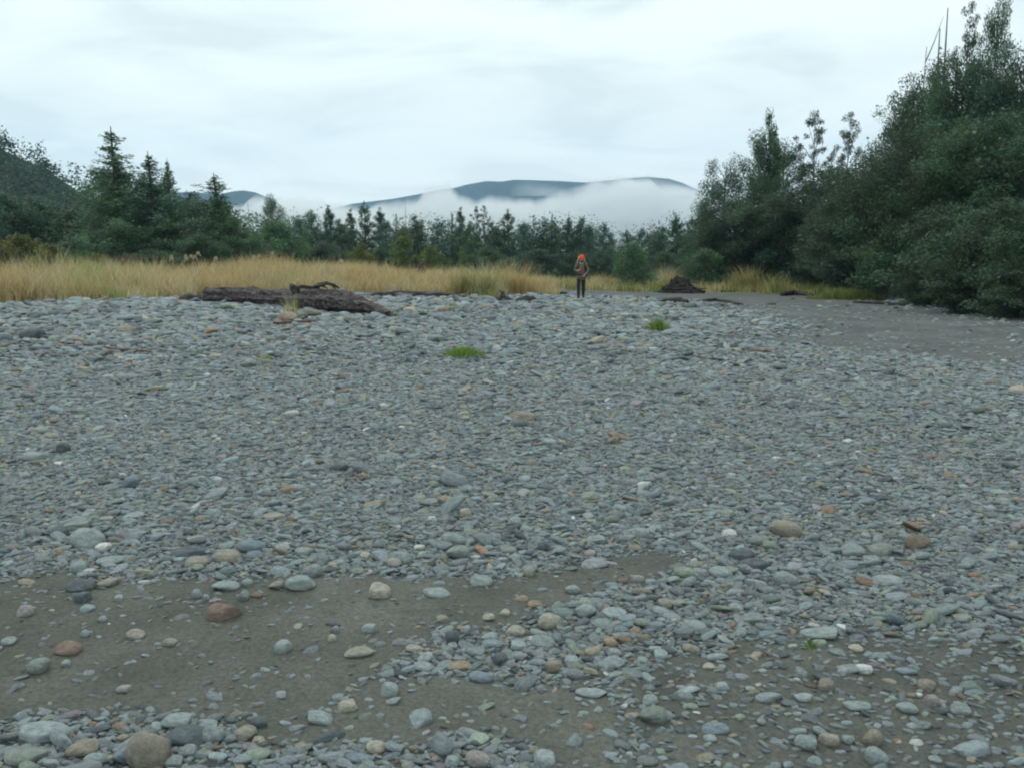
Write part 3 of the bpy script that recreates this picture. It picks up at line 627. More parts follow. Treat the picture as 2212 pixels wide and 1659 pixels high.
def conifer(seed, H=11., R=2.2, nb=90, leaf=.16, col=TEAL, base=.04, power=.8, sparse=.0, dens=26):
    rng = np.random.RandomState(seed); A_ = Acc(); w = rng.uniform(-.15, .15, 2)
    tp = lambda t: np.array([w[0] * math.sin(4 * t), w[1] * math.sin(5 * t), t * H])
    A_.tube([tp(i / 8) - np.array([0, 0, .25 if i == 0 else 0]) for i in range(9)], [.17 * (1 - i / 8.4) + .008 for i in range(9)], 7)
    P = []; T = []; Cl = []; az = 0
    for i in range(nb):
        t = base + (1 - base) * ((i + rng.rand()) / nb) ** .92; az += 2.4 + rng.uniform(-.7, .7)
        if t > .96 and base < .06: continue
        if t > .55 and rng.rand() < sparse: continue
        ln = R * ((1 - t) ** power) * rng.uniform(.3, 1.2) + .10 + .3 * (rng.rand() < .12)
        ln *= min(1.0, .12 + (1 - t) * 7)
        d = np.array([math.cos(az), math.sin(az), 0]); lift = rng.uniform(-.05, .8)
        p0 = tp(t); e_ = p0 + d * ln + np.array([0, 0, lift * ln])
        if ln > .35: A_.tube([p0, (p0 + e_) / 2 + np.array([0, 0, -.06 * ln]), e_], [.03 * (1 - t) + .012, .018, .006], 4, cap=False)
        k = int(dens * (ln / .6) ** 1.1) + 8
        f = rng.rand(k) ** .7
        q = p0 + (e_ - p0) * f[:, None] + np.array([0, 0, -.1]) * np.sin(f * 3)[:, None] * ln + rng.normal(0, 1, (k, 3)) * (np.array([.26, .26, .24]) * (.2 + ln * .42 * (1 - .5 * f[:, None])))
        P.append(q); T.append(np.tile(d, (k, 1))); b = np.exp(rng.normal(0, .25))
        Cl.append(np.tile(col * b, (k, 1)) * np.exp(rng.normal(0, .2, (k, 1))))
    P = np.concatenate(P); T = np.concatenate(T); Cl = np.concatenate(Cl); m = len(P)
    L = leaf * np.exp(rng.normal(0, .25, m)); V = leaf_quads(P, L, L * .5, rng, .4, T)
    V[:, 2] = np.maximum(V[:, 2], .02)
    return dict(crown=mk_mesh('crown', V, quads(m), np.repeat(np.clip(Cl, .008, .4), 4, 0), mat=M_leaf), trunk=A_.mesh('trunk', M_bark), H=H, R=R)
def snag(seed, H=8., r=.16, nb=7, mat=None, spread=.9):
    rng = np.random.RandomState(seed); A_ = Acc(); w = rng.uniform(-.25, .25, 2)
    tp = lambda t: np.array([w[0] * math.sin(3 * t), w[1] * math.sin(4 * t), t * H])
    A_.tube([tp(i / 8) - np.array([0, 0, .25 if i == 0 else 0]) for i in range(9)], [r * (1 - i / 9.5) for i in range(9)], 7, jit=.1, rng=random.Random(seed))
    limbs = []
    for i in range(nb):
        B_ = Acc()
        t = rng.uniform(.35, .95); az = rng.uniform(0, 6.28); ln = spread * rng.uniform(.4, 1.2)
        d = np.array([math.cos(az), math.sin(az), rng.uniform(.2, 1.0)]); p0 = tp(t)
        B_.tube([p0, p0 + d * ln * .5 + np.array([0, 0, .05]), p0 + d * ln + np.array([0, 0, .2 * ln])], [.045, .03, .01], 5)
        limbs.append(B_.mesh('branch', mat or M_dead))
    return dict(trunk=A_.mesh('trunk', mat or M_dead), limbs=limbs, H=H, R=spread)
P_ = {}
for i in range(1): P_['beech%d' % i] = broadleaf(10 + i, 11, 3.3, 34, 230, .15, .10, [GREEN, DARK, TEAL, GREEN * .9, DARK * 1.2][i], .8, csize=(.28, .46))
for i in range(5): P_['wall%d' % i] = broadleaf(110 + i, 13, 4.6, 42, 275, .175, .08, [GREEN, DARK, TEAL, GREEN * .9, DARK * 1.2][i], .8, csize=(.22, .36), trunk_r=.26, dome=True)
for i in range(4): P_['far%d' % i] = broadleaf(30 + i, 9, 2.2, 22, 130, .19, .06, [TEAL * 1.1, GREEN * 1.15, DARK * 1.2, TEAL * 1.1][i], .75, csize=(.32, .5))
for i in range(3): P_['slim%d' % i] = broadleaf(40 + i, 9, 1.3, 22, 95, .17, .06, [TEAL, DARK * 1.1, GREEN][i], .9, csize=(.3, .5))
for i in range(3): P_['spire%d' % i] = conifer(50 + i, 11, 2.4, 260, .14, [GREEN * 1.25, TEAL * 1.25, GREEN * 1.3][i], .03, [1.0, 1.05, .95][i], .3, 30)
for i in range(2): P_['pole%d' % i] = conifer(60 + i, 9, 1.0, 100, .14, TEAL, .1, .6, .2, 24)
for i in range(2): P_['airy%d' % i] = broadleaf(70 + i, 11, 3.0, 20, 120, .14, .35, DARK * 1.1, .42, csize=(.17, .28), fr=(.55, .8, 1.0))
for i in range(4): P_['shrub%d' % i] = broadleaf(80 + i, 3, 1.7, 16, 150, .12, .03, [GREEN, OLIVE, LIME * .75, GREEN * 1.35][i], .7, csize=(.3, .46), trunk_r=.06)
P_['redshrub'] = broadleaf(88, 3, 1.7, 14, 100, .11, .03, REDD, .7, csize=(.3, .46), trunk_r=.06, bare=.3)
for i in range(3): P_['hedge%d' % i] = broadleaf(90 + i, 5, 2.6, 26, 230, .13, .02, [DARK, GREEN * .85, DARK * 1.15][i], .7, csize=(.26, .4), trunk_r=.1)
P_['sapling'] = broadleaf(99, 4, .8, 12, 50, .12, .3, LIME * .8, .9, csize=(.3, .5), trunk_r=.05)
P_['snag0'] = snag(1, 8, .14, 5); P_['snag1'] = snag(2, 12, .15, 4, M_dead, .55); P_['snag2'] = snag(3, 12, .13, 8, M_dead, 1.6)
KIND = dict(beech='broadleaf_tree', wall='broadleaf_tree', far='broadleaf_tree', slim='slender_tree', spire='conifer_tree', pole='conifer_tree', airy='broadleaf_tree', shrub='shrub', redshrub='shrub', hedge='bush', sapling='sapling', snag='dead_tree')
CAT = dict(broadleaf_tree='tree', slender_tree='tree', conifer_tree='tree', shrub='shrub', bush='bush', sapling='sapling', dead_tree='dead tree')
rt = random.Random(4)
def tree(proto, x, ytop, D, wpx, label, group, rz=None, clampw=(.5, 1.9)):
    pr = P_[proto]; p = at(x, ytop, D); zg = float(height(p[0], D)); Hh = p[2] - zg
    sz = Hh / pr['H']; sx = (wpx / F2 * D) / (2 * pr['R'])
    name = KIND[proto.rstrip('0123456789')]
    root = bpy.data.objects.new(name, None); COL.objects.link(root); root.empty_display_size = .5
    root.location = (p[0], D, zg - .05); root.rotation_euler = (0, 0, rt.uniform(0, 6.28) if rz is None else rz); root.scale = (sx, sx, sz)
    tag(root, label, CAT[name], group)
    for k in ('trunk', 'crown'):
        if k in pr: link(k, pr[k], root)
    for lm in pr.get('limbs', ()): link('branch', lm, root)
    return root
G1, G2, G3, G4, G5 = 'trees behind the dry grass meadow', 'trees of the far treeline', 'trees of the dark riverside wall', 'bushes along the forest edge', 'trees at the gap in the treeline'
TREES = [
 # behind the meadow
 ('spire0', 243, 272, 60, 290, 'tallest spire-topped conifer behind the dry grass, with a thin bare leader', G1),
 ('spire1', 322, 325, 58, 230, 'twin-topped conifer, taller stem, standing next to the tallest spire', G1),
 ('spire2', 362, 340, 59, 110, 'thin wispy second top crowding the twin conifer', G1),
 ('spire2', 468, 372, 58, 230, 'conifer with a ragged spire nearest the pale dead stem', G1),
 ('far1', 266, 345, 63, 90, 'soft green tree pressed against the lower side of the tallest spire', G1),
 ('far3', 222, 352, 66, 80, 'grey-green tree half hidden behind the tallest spire', G1),
 ('far1', 300, 372, 62, 84, 'soft green tree filling the space just before the twin conifer', G1),
 ('far1', 345, 368, 61, 80, 'feathery green tree between the two tops of the twin conifer', G1),
 ('far3', 478, 425, 60, 90, 'grey-green tree wrapped round the foot of the ragged spire', G1),
 ('far0', 205, 358, 70, 130, 'dark bushy tree with a flat top at the shoulder of the tallest spire', G1),
 ('far1', 285, 402, 64, 100, 'rounded tree filling the notch between the two tallest conifers', G1),
 ('far2', 395, 408, 66, 120, 'rounded tree between the twin conifer and the ragged spire', G1),
 ('far3', 425, 422, 62, 110, 'low dark tree touching the ragged spire conifer', G1),
 ('far2', 150, 430, 74, 140, 'dark tree where the forested hill slope ends', G1),
 ('far0', 75, 420, 72, 160, 'dark broad tree below the forested hill slope', G1),
 ('far3', 5, 405, 68, 150, 'dark tree cut by the photo edge under the forested hill', G1),
 ('shrub0', 250, 470, 54, 160, 'dense green shrub below the tallest spire conifer', G1),
 ('far1', 345, 470, 55, 130, 'dense green tree in front of the twin conifer', G1),
 ('far1', 490, 462, 55, 90, 'green tree with a leaning outline beside the pale dead stem', G1),
 ('hedge1', 430, 500, 52, 150, 'dark green bush behind the cluster of grass plumes', G1),
 ('shrub0', 170, 505, 50, 130, 'mid green bush rising from the tall dry grass by the olive shrubs', G1),
 ('shrub1', 38, 500, 47, 130, 'yellow-olive shrub rising from the tallest dry grass at the photo edge', G1),
 ('shrub1', 110, 522, 46, 100, 'smaller yellow-olive shrub beside the one at the photo edge', G1),
 ('shrub1', 225, 545, 44, 90, 'brownish olive shrub half sunk in dry grass', G1),
 ('redshrub', 280, 545, 46, 100, 'reddish brown twiggy shrub at the back of the meadow', G1),
 ('hedge1', 330, 535, 48, 150, 'dark green bush at the meadow back, below the twin conifer', G1),
 # around the dead stem
 ('snag0', 535, 434, 78, 22, 'pale dead tree stem standing in the gap beside the round-crowned beech', G2),
 ('beech0', 586, 415, 82, 84, 'round-crowned beech taller than the far treeline, next to the dead stem', G2),
 ('shrub3', 595, 470, 62, 140, 'bright green rounded tree in front of the round-crowned beech', G2),
 ('shrub0', 535, 515, 60, 90, 'low green shrub at the foot of the pale dead stem', G2),
 ('hedge1', 640, 520, 64, 90, 'green bush at the end of the bright rounded tree', G2),
 # far treeline, first half
 ('far0', 645, 462, 98, 60, 'first dark tree of the treeline beyond the bright rounded tree', G2),
 ('far1', 672, 450, 104, 60, 'pointed dark tree, second in the treeline after the bright rounded tree', G2),
 ('slim0', 712, 440, 104, 46, 'narrow tall tree, first clear peak of the far treeline', G2),
 ('far2', 740, 470, 100, 60, 'lower dark tree between the first two peaks of the far treeline', G2),
 ('slim1', 757, 450, 106, 34, 'thin pointed tree just before the twin peaks of the treeline', G2),
 ('slim2', 787, 432, 104, 48, 'tallest peak of the far treeline, under the small streak of mountain', G2),
 ('slim0', 814, 446, 104, 44, 'second of the twin peaks of the far treeline', G2),
 ('far3', 838, 472, 100, 60, 'round dark tree filling the dip after the twin peaks', G2),
 ('pole1', 855, 462, 98, 30, 'small conifer spike beside the pale thin snag', G2),
 ('snag0', 875, 430, 100, 16, 'thin pale snag rising above the far treeline', G2),
 ('far1', 872, 486, 96, 60, 'light grey-green tree round the foot of the thin pale snag', G2),
 ('far2', 905, 462, 104, 56, 'dark rounded tree just past the thin pale snag', G2),
 ('far0', 942, 470, 102, 60, 'uneven dark tree below the edge of the main mountain', G2),
 ('pole0', 976, 458, 104, 26, 'slim spike of a conifer before the dark forked spire', G2),
 ('slim1', 994, 446, 102, 34, 'dark forked spire, sharpest tip of the far treeline', G2),
 ('far1', 1012, 478, 98, 56, 'low mid green tree at the foot of the dark forked spire', G2),
 ('airy0', 1027, 444, 104, 40, 'open-crowned tree with a hooked top, first of two alike', G2),
 ('airy1', 1046, 443, 106, 40, 'open-crowned tree with a hooked top, second of two alike', G2),
 ('far2', 1072, 476, 102, 56, 'low dark tree after the two hooked open crowns', G2),
 ('slim2', 1102, 450, 102, 50, 'stout dark tree with a forked tip standing alone above its neighbours', G2),
 ('far3', 1130, 476, 104, 50, 'low rounded tree after the stout forked one', G2),
 ('airy1', 1152, 463, 106, 26, 'small open tree like a Y above the treeline', G2),
 ('far0', 1172, 466, 106, 40, 'lollipop-shaped crown next to the small Y-shaped tree', G2),
 ('pole0', 1192, 460, 106, 20, 'thin conifer spike over the middle of the treeline before the walker', G2),
 ('far1', 1203, 474, 104, 46, 'rounded dark tree close behind the thin conifer spike', G2),
 ('slim0', 1224, 467, 104, 36, 'narrow tree just to one side of the walker, above the grass', G2),
 ('far2', 1250, 466, 104, 50, 'broad dark tree directly behind the walker in the orange cap', G2),
 ('far3', 1275, 482, 102, 46, 'dark tree behind the far shoulder of the walker', G2),
 ('far0', 1300, 478, 106, 44, 'round-topped tree, next to last before the gap in the treeline', G2),
 ('far1', 1320, 500, 108, 36, 'last lower tree at the edge of the gap in the treeline', G2),
 # lower bushes in front of the treeline
 ('hedge0', 700, 520, 82, 110, 'dark bush at the foot of the treeline, above the thick end of the log', G4),
 ('shrub1', 775, 522, 78, 70, 'yellow-green bush below the tallest treeline peak', G4),
 ('hedge1', 820, 530, 80, 90, 'dark green bush between the yellow-green bush and the lone sapling', G4),
 ('shrub2', 935, 525, 70, 70, 'lime green bush behind the lone sapling', G4),
 ('sapling', 998, 532, 62, 26, 'lime green sapling with a slender upright tip', G4),
 ('sapling', 868, 495, 50, 66, 'lone grey-green sapling with a dark trunk in the dry grass', G4),
 ('redshrub', 905, 562, 48, 60, 'reddish brown twiggy bush in the grass next to the lone sapling', G4),
 ('shrub1', 975, 570, 46, 80, 'olive weedy bush at the edge of the golden tussocks', G4),
 ('hedge1', 1050, 530, 86, 110, 'dark green bush behind the big golden tussock', G4),
 ('hedge0', 1160, 535, 88, 120, 'dark bush behind the grass a little before the walker', G4),
 ('hedge1', 1240, 540, 88, 80, 'dark green bush just behind the walker', G4),
 ('shrub0', 1200, 578, 66, 26, 'tiny dark shrub in pale grass by the elbow of the walker', G4),
 ('hedge0', 1300, 540, 90, 80, 'dark bush between the walker and the gap in the treeline', G4),
 # right of the gap
 ('far1', 1362, 496, 92, 60, 'first light green tree past the gap in the treeline', G5),
 ('far0', 1392, 490, 98, 56, 'darker tree behind the first light green one past the gap', G5),
 ('far2', 1428, 488, 98, 60, 'round dark tree midway between the gap and the tall riverside wall', G5),
 ('slim0', 1468, 462, 92, 50, 'narrow tall tree next to the tall riverside wall', G5),
 ('slim2', 1490, 463, 90, 40, 'narrow tree pressed against the tall riverside wall', G5),
 ('hedge1', 1440, 540, 82, 110, 'dark bush behind the root mound of driftwood', G5),
 ('shrub3', 1370, 516, 55, 92, 'grey-green shrub with brown lower twigs beside the path of the walker', G4),
 ('redshrub', 1375, 572, 56, 90, 'brown twiggy base growth at the foot of the grey-green shrub', G4),
 ('shrub3', 1527, 532, 58, 112, 'green rounded shrub between the driftwood root mound and the golden tussocks', G4),
 # riverside wall
 ('wall2', 1572, 335, 66, 150, 'outermost tree of the riverside wall, leaning toward the valley', G3),
 ('far2', 1530, 430, 64, 90, 'lower bulging tree under the outermost tree of the riverside wall', G3),
 ('wall0', 1648, 272, 64, 120, 'bushy tree forming the shoulder below the small round top', G3),
 ('far2', 1676, 230, 63, 64, 'slender tree with a small round top knob above the riverside wall', G3),
 ('wall3', 1690, 292, 62, 130, 'dense dark tree behind the small round top knob', G3),
 ('airy0', 1775, 235, 60, 110, 'open airy beech showing sky through its tiered branches', G3),
 ('airy1', 1830, 240, 61, 90, 'second open airy beech, at the foot of the steep dark slope', G3),
 ('wall1', 1790, 345, 56, 225, 'dense dark tree below the open airy beeches', G3),
 ('wall4', 1600, 420, 60, 210, 'dark tree in the lower wall behind the green rounded shrub', G3),
 ('wall1', 1695, 400, 58, 225, 'dark tree low in the wall under the slender knob-topped tree', G3),
 ('wall3', 1945, 222, 54, 170, 'dark tree where the wall begins to climb steeply', G3),
 ('wall1', 1985, 172, 50, 180, 'dark tree on the steep part of the wall, below the bare snags', G3),
 ('wall4', 2030, 120, 48, 190, 'tall dark tree just below and before the bare snags', G3),
 ('wall0', 2075, 96, 45, 190, 'tall dark tree holding the bare snags at its top', G3),
 ('wall2', 2145, 84, 44, 200, 'tall dark tree directly under the open emergent crown', G3),
 ('wall1', 2230, 86, 43, 220, 'tall dark tree under the bushy emergent crown at the photo edge', G3),
 ('airy1', 2093, -2, 46, 84, 'open emergent crown beside a bare trunk, above the riverside wall', G3),
 ('wall3', 2168, -42, 46, 96, 'bushy emergent crown, highest tree of the whole scene', G3),
 ('snag2', 2000, 100, 50, 90, 'forked bare snag with long side twigs, first of the bare tops', G3),
 ('snag1', 2034, 58, 50, 44, 'short straight bare stem between the forked snag and the tallest one', G3),
 ('snag1', 2048, 18, 51, 44, 'tallest bare stem above the riverside wall', G3),
 ('wall4', 1880, 350, 46, 255, 'dark tree in the middle of the wall above the green grass bank', G3),
 ('wall1', 1980, 260, 42, 270, 'dark tree in the middle of the wall, straight below the bare snags', G3),
 ('wall3', 2080, 250, 38, 285, 'dark tree in the middle of the wall under the open emergent crown', G3),
 ('wall0', 2190, 230, 36, 300, 'dark tree in the middle of the wall touching the photo edge', G3),
 # forest edge bushes on the right
 ('hedge1', 1600, 520, 63, 120, 'dark green bush behind the golden tussocks by the wall', G4),
 ('hedge0', 1690, 500, 60, 170, 'dark bush above the end of the golden tussocks', G4),
 ('hedge2', 1780, 500, 53, 170, 'dark bush above the green grass bank', G4),
 ('hedge0', 1870, 480, 46, 190, 'dark bush where the green grass bank meets the wall', G4),
 ('hedge1', 1960, 460, 38, 220, 'dark bush at the corner where the sand meets the trees', G4),
 ('hedge2', 2060, 430, 32, 260, 'dark bush overhanging the sand between the sand corner and the photo edge', G4),
 ('hedge0', 2170, 420, 27.5, 280, 'dark bush hanging over the sand close to the photo edge', G4),
 ('hedge1', 2290, 420, 24.5, 280, 'dark bush at the photo edge, nearest of the forest edge', G4),
 ('hedge2', 2010, 560, 31.5, 140, 'low dark bush with its skirt touching the sand corner', G4),
 ('hedge0', 2110, 560, 27, 200, 'low dark bush trailing onto the sand, before the corner bush', G4),
 ('hedge2', 2215, 560, 24.3, 200, 'low dark bush trailing onto the sand at the photo edge', G4),
]
for a in TREES: tree(*a)

# forests one cannot count: hill side and the wood behind the riverside wall and the treeline
def wood(name, pts, rad, hgt, per, leaf, cols, seed):
    rng = np.random.RandomState(seed); Vs = []; Cs = []
    for p, r, h in zip(pts, rad, hgt):
        k = per; d = rng.normal(size=(k, 3)); d /= np.linalg.norm(d, axis=1)[:, None]
        lobes = np.clip(rng.normal(size=(7, 3)), -1.2, 1.2) * np.array([.42, .42, .36]); lb = lobes[rng.randint(0, 7, k)]
        q = (d * .62 * (rng.rand(k) ** .62)[:, None] + lb) * np.array([r, r, h * .5]) + np.array([0, 0, h * .5])
        q[:, 2] = np.maximum(q[:, 2], .0)
        Vs.append(np.array(p) + q); c = cols[rng.randint(len(cols))] * np.exp(rng.normal(0, .18))
        Cs.append(np.tile(c, (k, 1)) * np.exp(rng.normal(0, .2, (k, 1))))
    P = np.concatenate(Vs); Cl = np.concatenate(Cs); m = len(P); L = leaf * np.exp(rng.normal(0, .25, m))
    V = leaf_quads(P, L, L * .7, rng)
    o = link(name, mk_mesh(name, V, quads(m), np.repeat(np.clip(Cl, .008, .4), 4, 0), mat=M_leaf)); o['kind'] = 'stuff'; return o
rw = np.random.RandomState(21)
hp = hill_pts[(hill_pts[:, 2] > 1)]
sel = rw.randint(0, len(hp), 1500); pp = hp[sel] + rw.uniform(-6, 6, (1500, 3)) * np.array([1, .8, 0]); pp[:, 2] -= 1.5
wood('hill_forest', pp, rw.uniform(2.2, 4.2, 1500), rw.uniform(4, 8.5, 1500), 95, .72, [TEAL * .75, GREEN * .7, DARK * .9], 5)
b = []
for i in range(90):
    y = rw.uniform(24, 84); ex = np.interp(y, EDGE_Y, EDGE_X); b.append((ex + rw.uniform(4, 22), y, .5))
b = np.array(b); hh = np.interp(b[:, 1], [24, 45, 62, 84], [9, 9.5, 8, 6.0]) * rw.uniform(.8, 1.1, len(b))
wood('woodland', b, rw.uniform(1.8, 3.0, len(b)), hh, 1500, .17, [DARK, GREEN * .8, TEAL * .7], 6)
b = np.stack([rw.uniform(-75, 40, 330), rw.uniform(104, 135, 330), np.zeros(330)], 1)
wood('woodland', b, rw.uniform(1.8, 3.2, 330), np.where(np.abs(b[:, 0] / b[:, 1] - .131) < .018, 4, rw.uniform(6.6, 9.2, 330)), 520, .23, [TEAL * .8, GREEN * .75, DARK], 7)
b = np.stack([rw.uniform(-62, -22, 130), rw.uniform(66, 84, 130), np.zeros(130)], 1)
wood('woodland', b, rw.uniform(1.8, 3.0, 130), rw.uniform(6, 8.5, 130) * np.interp(b[:, 0] / b[:, 1], [-.36, -.30], [1, .72]), 560, .24, [TEAL * .8, GREEN * .75, DARK], 8)

# ------------------------------------------------------------------ grass
def blades(base, hgt, width, lean, rng, col, seg=2):
    """curved blades; base (n,3)"""
    n = len(base); az = rng.uniform(0, 6.283, n); d = np.stack([np.cos(az), np.sin(az), 0 * az], 1); s = np.stack([-np.sin(az), np.cos(az), 0 * az], 1)
    a2 = rng.uniform(0, 6.283, n); s = np.stack([np.cos(a2), np.sin(a2), 0 * a2], 1)
    rows = []
    for k in range(seg + 1):
        t = k / seg
        c = base + np.array([0, 0, 1]) * (hgt * (t - .18 * lean * t * t))[:, None] + d * (hgt * lean * t ** 1.8 * .75)[:, None]
        w = width * (1 - .85 * t)
        rows.append(c - s * w[:, None] * .5); rows.append(c + s * w[:, None] * .5)
    V = np.stack(rows, 1); m = 2 * (seg + 1)
    idx = np.arange(n)[:, None] * m
    F = np.concatenate([idx + np.array([2 * k, 2 * k + 1, 2 * k + 3, 2 * k + 2]) for k in range(seg)], 0)
    return V.reshape(-1, 3), F, np.repeat(col, m, 0)
GOLD = np.array([.55, .43, .22]); STRAW = np.array([.62, .525, .32]); RUSTY = np.array([.33, .20, .085]); GGRASS = np.array([.16, .20, .055])
def grass_field(clumps, rng, per, hs, ws, spread=.16):
    Bs = []; Hs = []; Cs = []; 
    for (x, y, h, cl) in clumps:
        k = per; q = rng.normal(0, spread, (k, 2)); bx = x + q[:, 0]; by = y + q[:, 1]
        Bs.append(np.stack([bx, by, height(bx, by) - .02], 1)); Hs.append(h * rng.uniform(.5, 1.08, k))
        Cs.append(np.tile(cl * np.exp(rng.normal(0, .12)), (k, 1)) * np.exp(rng.normal(0, .16, (k, 1))))
    Bs = np.concatenate(Bs); Hs = np.concatenate(Hs); Cs = np.concatenate(Cs); n = len(Bs)
    return blades(Bs, Hs, rng.uniform(.6, 1.4, n) * ws, rng.uniform(.15, .95, n), rng, np.clip(Cs, .01, .75))
rg = np.random.RandomState(31)
cl = []
def front(x):   # near edge of the meadow
    return np.interp(x, [-40, -22, -13, -8, -4, 0, 2], [29, 32.5, 35.5, 38, 39.5, 40.5, 42])
for i in range(6200):
    x = rg.uniform(-40, 1.8); f = float(meadow_front(x)) + .9 * float(fbm(np.array(x * .7), np.array(2.), 3)); dep = 13 if x < -3 else 8
    y = f + dep * rg.rand() ** 1.3
    lump = float(fbm(np.array(x * .45), np.array(y * .25 + 5), 3)) + .6 * float(fbm(np.array(x * 1.4), np.array(y * .5 + 5), 2))
    if lump < -.2 and y > f + 1.5: continue
    h = np.interp(x, [-40, -22, -15, -8, 2], [1.9, 1.7, 1.25, 1.0, .9]) * rg.uniform(.7, 1.15) * (.62 + .38 * min(1, (y - f) / 2.0)) * (1 + .9 * lump)
    u = fbm(np.array(x * .3 + 9), np.array(y * .3), 3) + rg.normal(0, .10)
    c = GOLD if u < .03 else STRAW
    if rg.rand() < .10: c = RUSTY
    if u > .30: c = GGRASS * 1.8
    cl.append((x, y, max(h, .25), c))
for i in range(240):
    x = rg.uniform(-34, 0); y = float(meadow_front(x)) + rg.uniform(1, 11); cl.append((x, y, rg.uniform(1.2, 1.9) * np.interp(x, [-30, -12, 0], [1.15, .9, .7]), [STRAW, GOLD, RUSTY * 1.2, STRAW * .9][rg.randint(4)]))
V, F, Cl = grass_field(cl, rg, 30, 1, .024, .20)
o = link('dry_grass', mk_mesh('dry_grass', V, F, Cl, mat=M_grass)); o['kind'] = 'stuff'
# sparse low grass on the flats further back and along the foot of the trees
cl = []
for i in range(3200):
    x = rg.uniform(-30, 22); y = rg.uniform(44, 72)
    if x > np.interp(y, EDGE_Y, EDGE_X) - .5 or (x > -3 and x < 14 and y < 48): continue
    c = [GOLD, STRAW * .9, GGRASS * 1.3, GGRASS][rg.randint(4)]; cl.append((x, y, rg.uniform(.3, .85), c))
V, F, Cl = grass_field(cl, rg, 18, 1, .035, .3)
o = link('meadow_grass', mk_mesh('meadow_grass', V, F, Cl, mat=M_grass)); o['kind'] = 'stuff'

def tussock(name, x, y, wpx, hpx, col, label, cat, group, n=260, width=.02, lean=(.2, 1.1), D=None, col2=None, seed=0):
    p = ground(x, y) if D is None else at(x, y, D)
    if D is not None: p[2] = float(height(p[0], p[1]))
    dist = p[1]; rx = wpx / 2 / F2 * dist; h = hpx / F2 * dist
    rng = np.random.RandomState(1000 + seed + int(x))
    q = np.clip(rng.normal(0, .42, (n, 2)), -.85, .85) * np.array([rx, min(rx, .6)]); 
    cc = np.tile(col, (n, 1)) * np.exp(rng.normal(0, .2, (n, 1)))
    if col2 is not None:
        k = rng.rand(n) < .4; cc[k] = np.array(col2) * np.exp(rng.normal(0, .2, (k.sum(), 1)))
    hs = h * rng.uniform(.45, 1.1, n) * np.exp(-.9 * (q[:, 0] / (rx + 1e-6)) ** 2)
    gz = height(p[0] + q[:, 0], p[1] + q[:, 1]) - p[2] + (.06 if cat in ('grass tuft', 'grass patch') else 0)
    V, F, Cl = blades(np.stack([q[:, 0], q[:, 1], gz - .01], 1), hs, np.full(n, width) * rng.uniform(.6, 1.3, n), rng.uniform(*lean, n), rng, np.clip(cc, .01, .7))
    o = link(name, mk_mesh(name, V, F, Cl, mat=M_grass), None, tuple(p)); tag(o, label, cat, group); return o
GT = 'golden tussocks at the edge of the gravel'
tussock('tussock', 1105, 640, 140, 84, GOLD, 'big golden tussock just before the walker, widest of the clumps', 'tussock', GT, 1100, .022)
tussock('tussock', 1050, 642, 96, 88, STRAW, 'pale golden tussock leaning against the widest clump', 'tussock', GT, 700, .022, col2=GGRASS * 1.4)
tussock('tussock', 1000, 640, 80, 74, GOLD * .8, 'brownish tussock mixed with olive weeds', 'tussock', GT, 500, .022, col2=GGRASS)
tussock('tussock', 1298, 622, 90, 36, GOLD * .9, 'golden tussock just past the walker', 'tussock', GT, 600, .025, col2=STRAW)
tussock('tussock', 1180, 622, 80, 28, STRAW * .85, 'low pale tussock at the elbow of the walker', 'tussock', GT, 400, .025, col2=GGRASS)
tussock('tussock', 1440, 622, 90, 56, STRAW, 'golden tussock behind the driftwood root mound', 'tussock', GT, 500, .025)
tussock('tussock', 1492, 622, 50, 34, GOLD, 'small golden tussock between the root mound and the green shrub', 'tussock', GT, 300, .025)
tussock('tussock', 1612, 630, 110, 64, GOLD * .9, 'golden tussock by the dark riverside wall, the taller of two', 'tussock', GT, 700, .025, col2=GGRASS)
tussock('tussock', 1676, 634, 90, 48, GGRASS * 1.3, 'olive tussock next to the taller golden one by the wall', 'tussock', GT, 500, .025, col2=GOLD)
tussock('grass_bank', 1830, 648, 190, 28, GGRASS * 1.2, 'low green grass bank on the sand edge below the dark wall', 'grass bank', None, 1500, .03, col2=OLIVE * 1.6)
GP = 'small plants growing out of the gravel'
tussock('grass_tuft', 630, 696, 42, 62, GGRASS * 1.5, 'yellow-green grass tuft standing before the big driftwood log', 'grass tuft', GP, 160, .012, (.1, .6), col2=STRAW)
tussock('grass_tuft', 1420, 718, 56, 34, np.array([.12, .22, .035]), 'green grass tuft on the gravel beside the small white stone', 'grass tuft', GP, 300, .012, col2=GGRASS * 1.3)
tussock('grass_patch', 1003, 772, 100, 19, np.array([.13, .25, .045]), 'bright green low patch of grass in the middle of the gravel', 'grass patch', GP, 700, .012, (.5, 1.5), col2=GGRASS * 1.5)
tussock('grass_tuft', 838, 686, 46, 18, GGRASS * 1.4, 'yellowish tuft at the root end of the big driftwood log', 'grass tuft', GP, 160, .014, col2=GOLD * .7)
tussock('grass_tuft', 980, 668, 40, 14, GOLD * .75, 'small brownish tuft on gravel between the big log and the stump', 'grass tuft', GP, 130, .014, col2=GGRASS)
tussock('grass_tuft', 1068, 652, 64, 34, GGRASS * 1.2, 'olive tuft growing round the dark stump', 'grass tuft', GP, 260, .016, col2=GOLD * .7)
tussock('grass_tuft', 430, 770, 30, 9, GGRASS * 1.2, 'tiny olive sprout on the upper gravel bar behind the mid gravel', 'grass tuft', GP, 50, .01)
tussock('grass_tuft', 575, 782, 40, 12, GGRASS * 1.4, 'tiny pale sprout among cobbles below the long twig', 'grass tuft', GP, 50, .01)
tussock('grass_tuft', 1750, 1425, 40, 22, np.array([.10, .17, .04]), 'small green sprout among dark near gravel', 'grass tuft', GP, 40, .006)
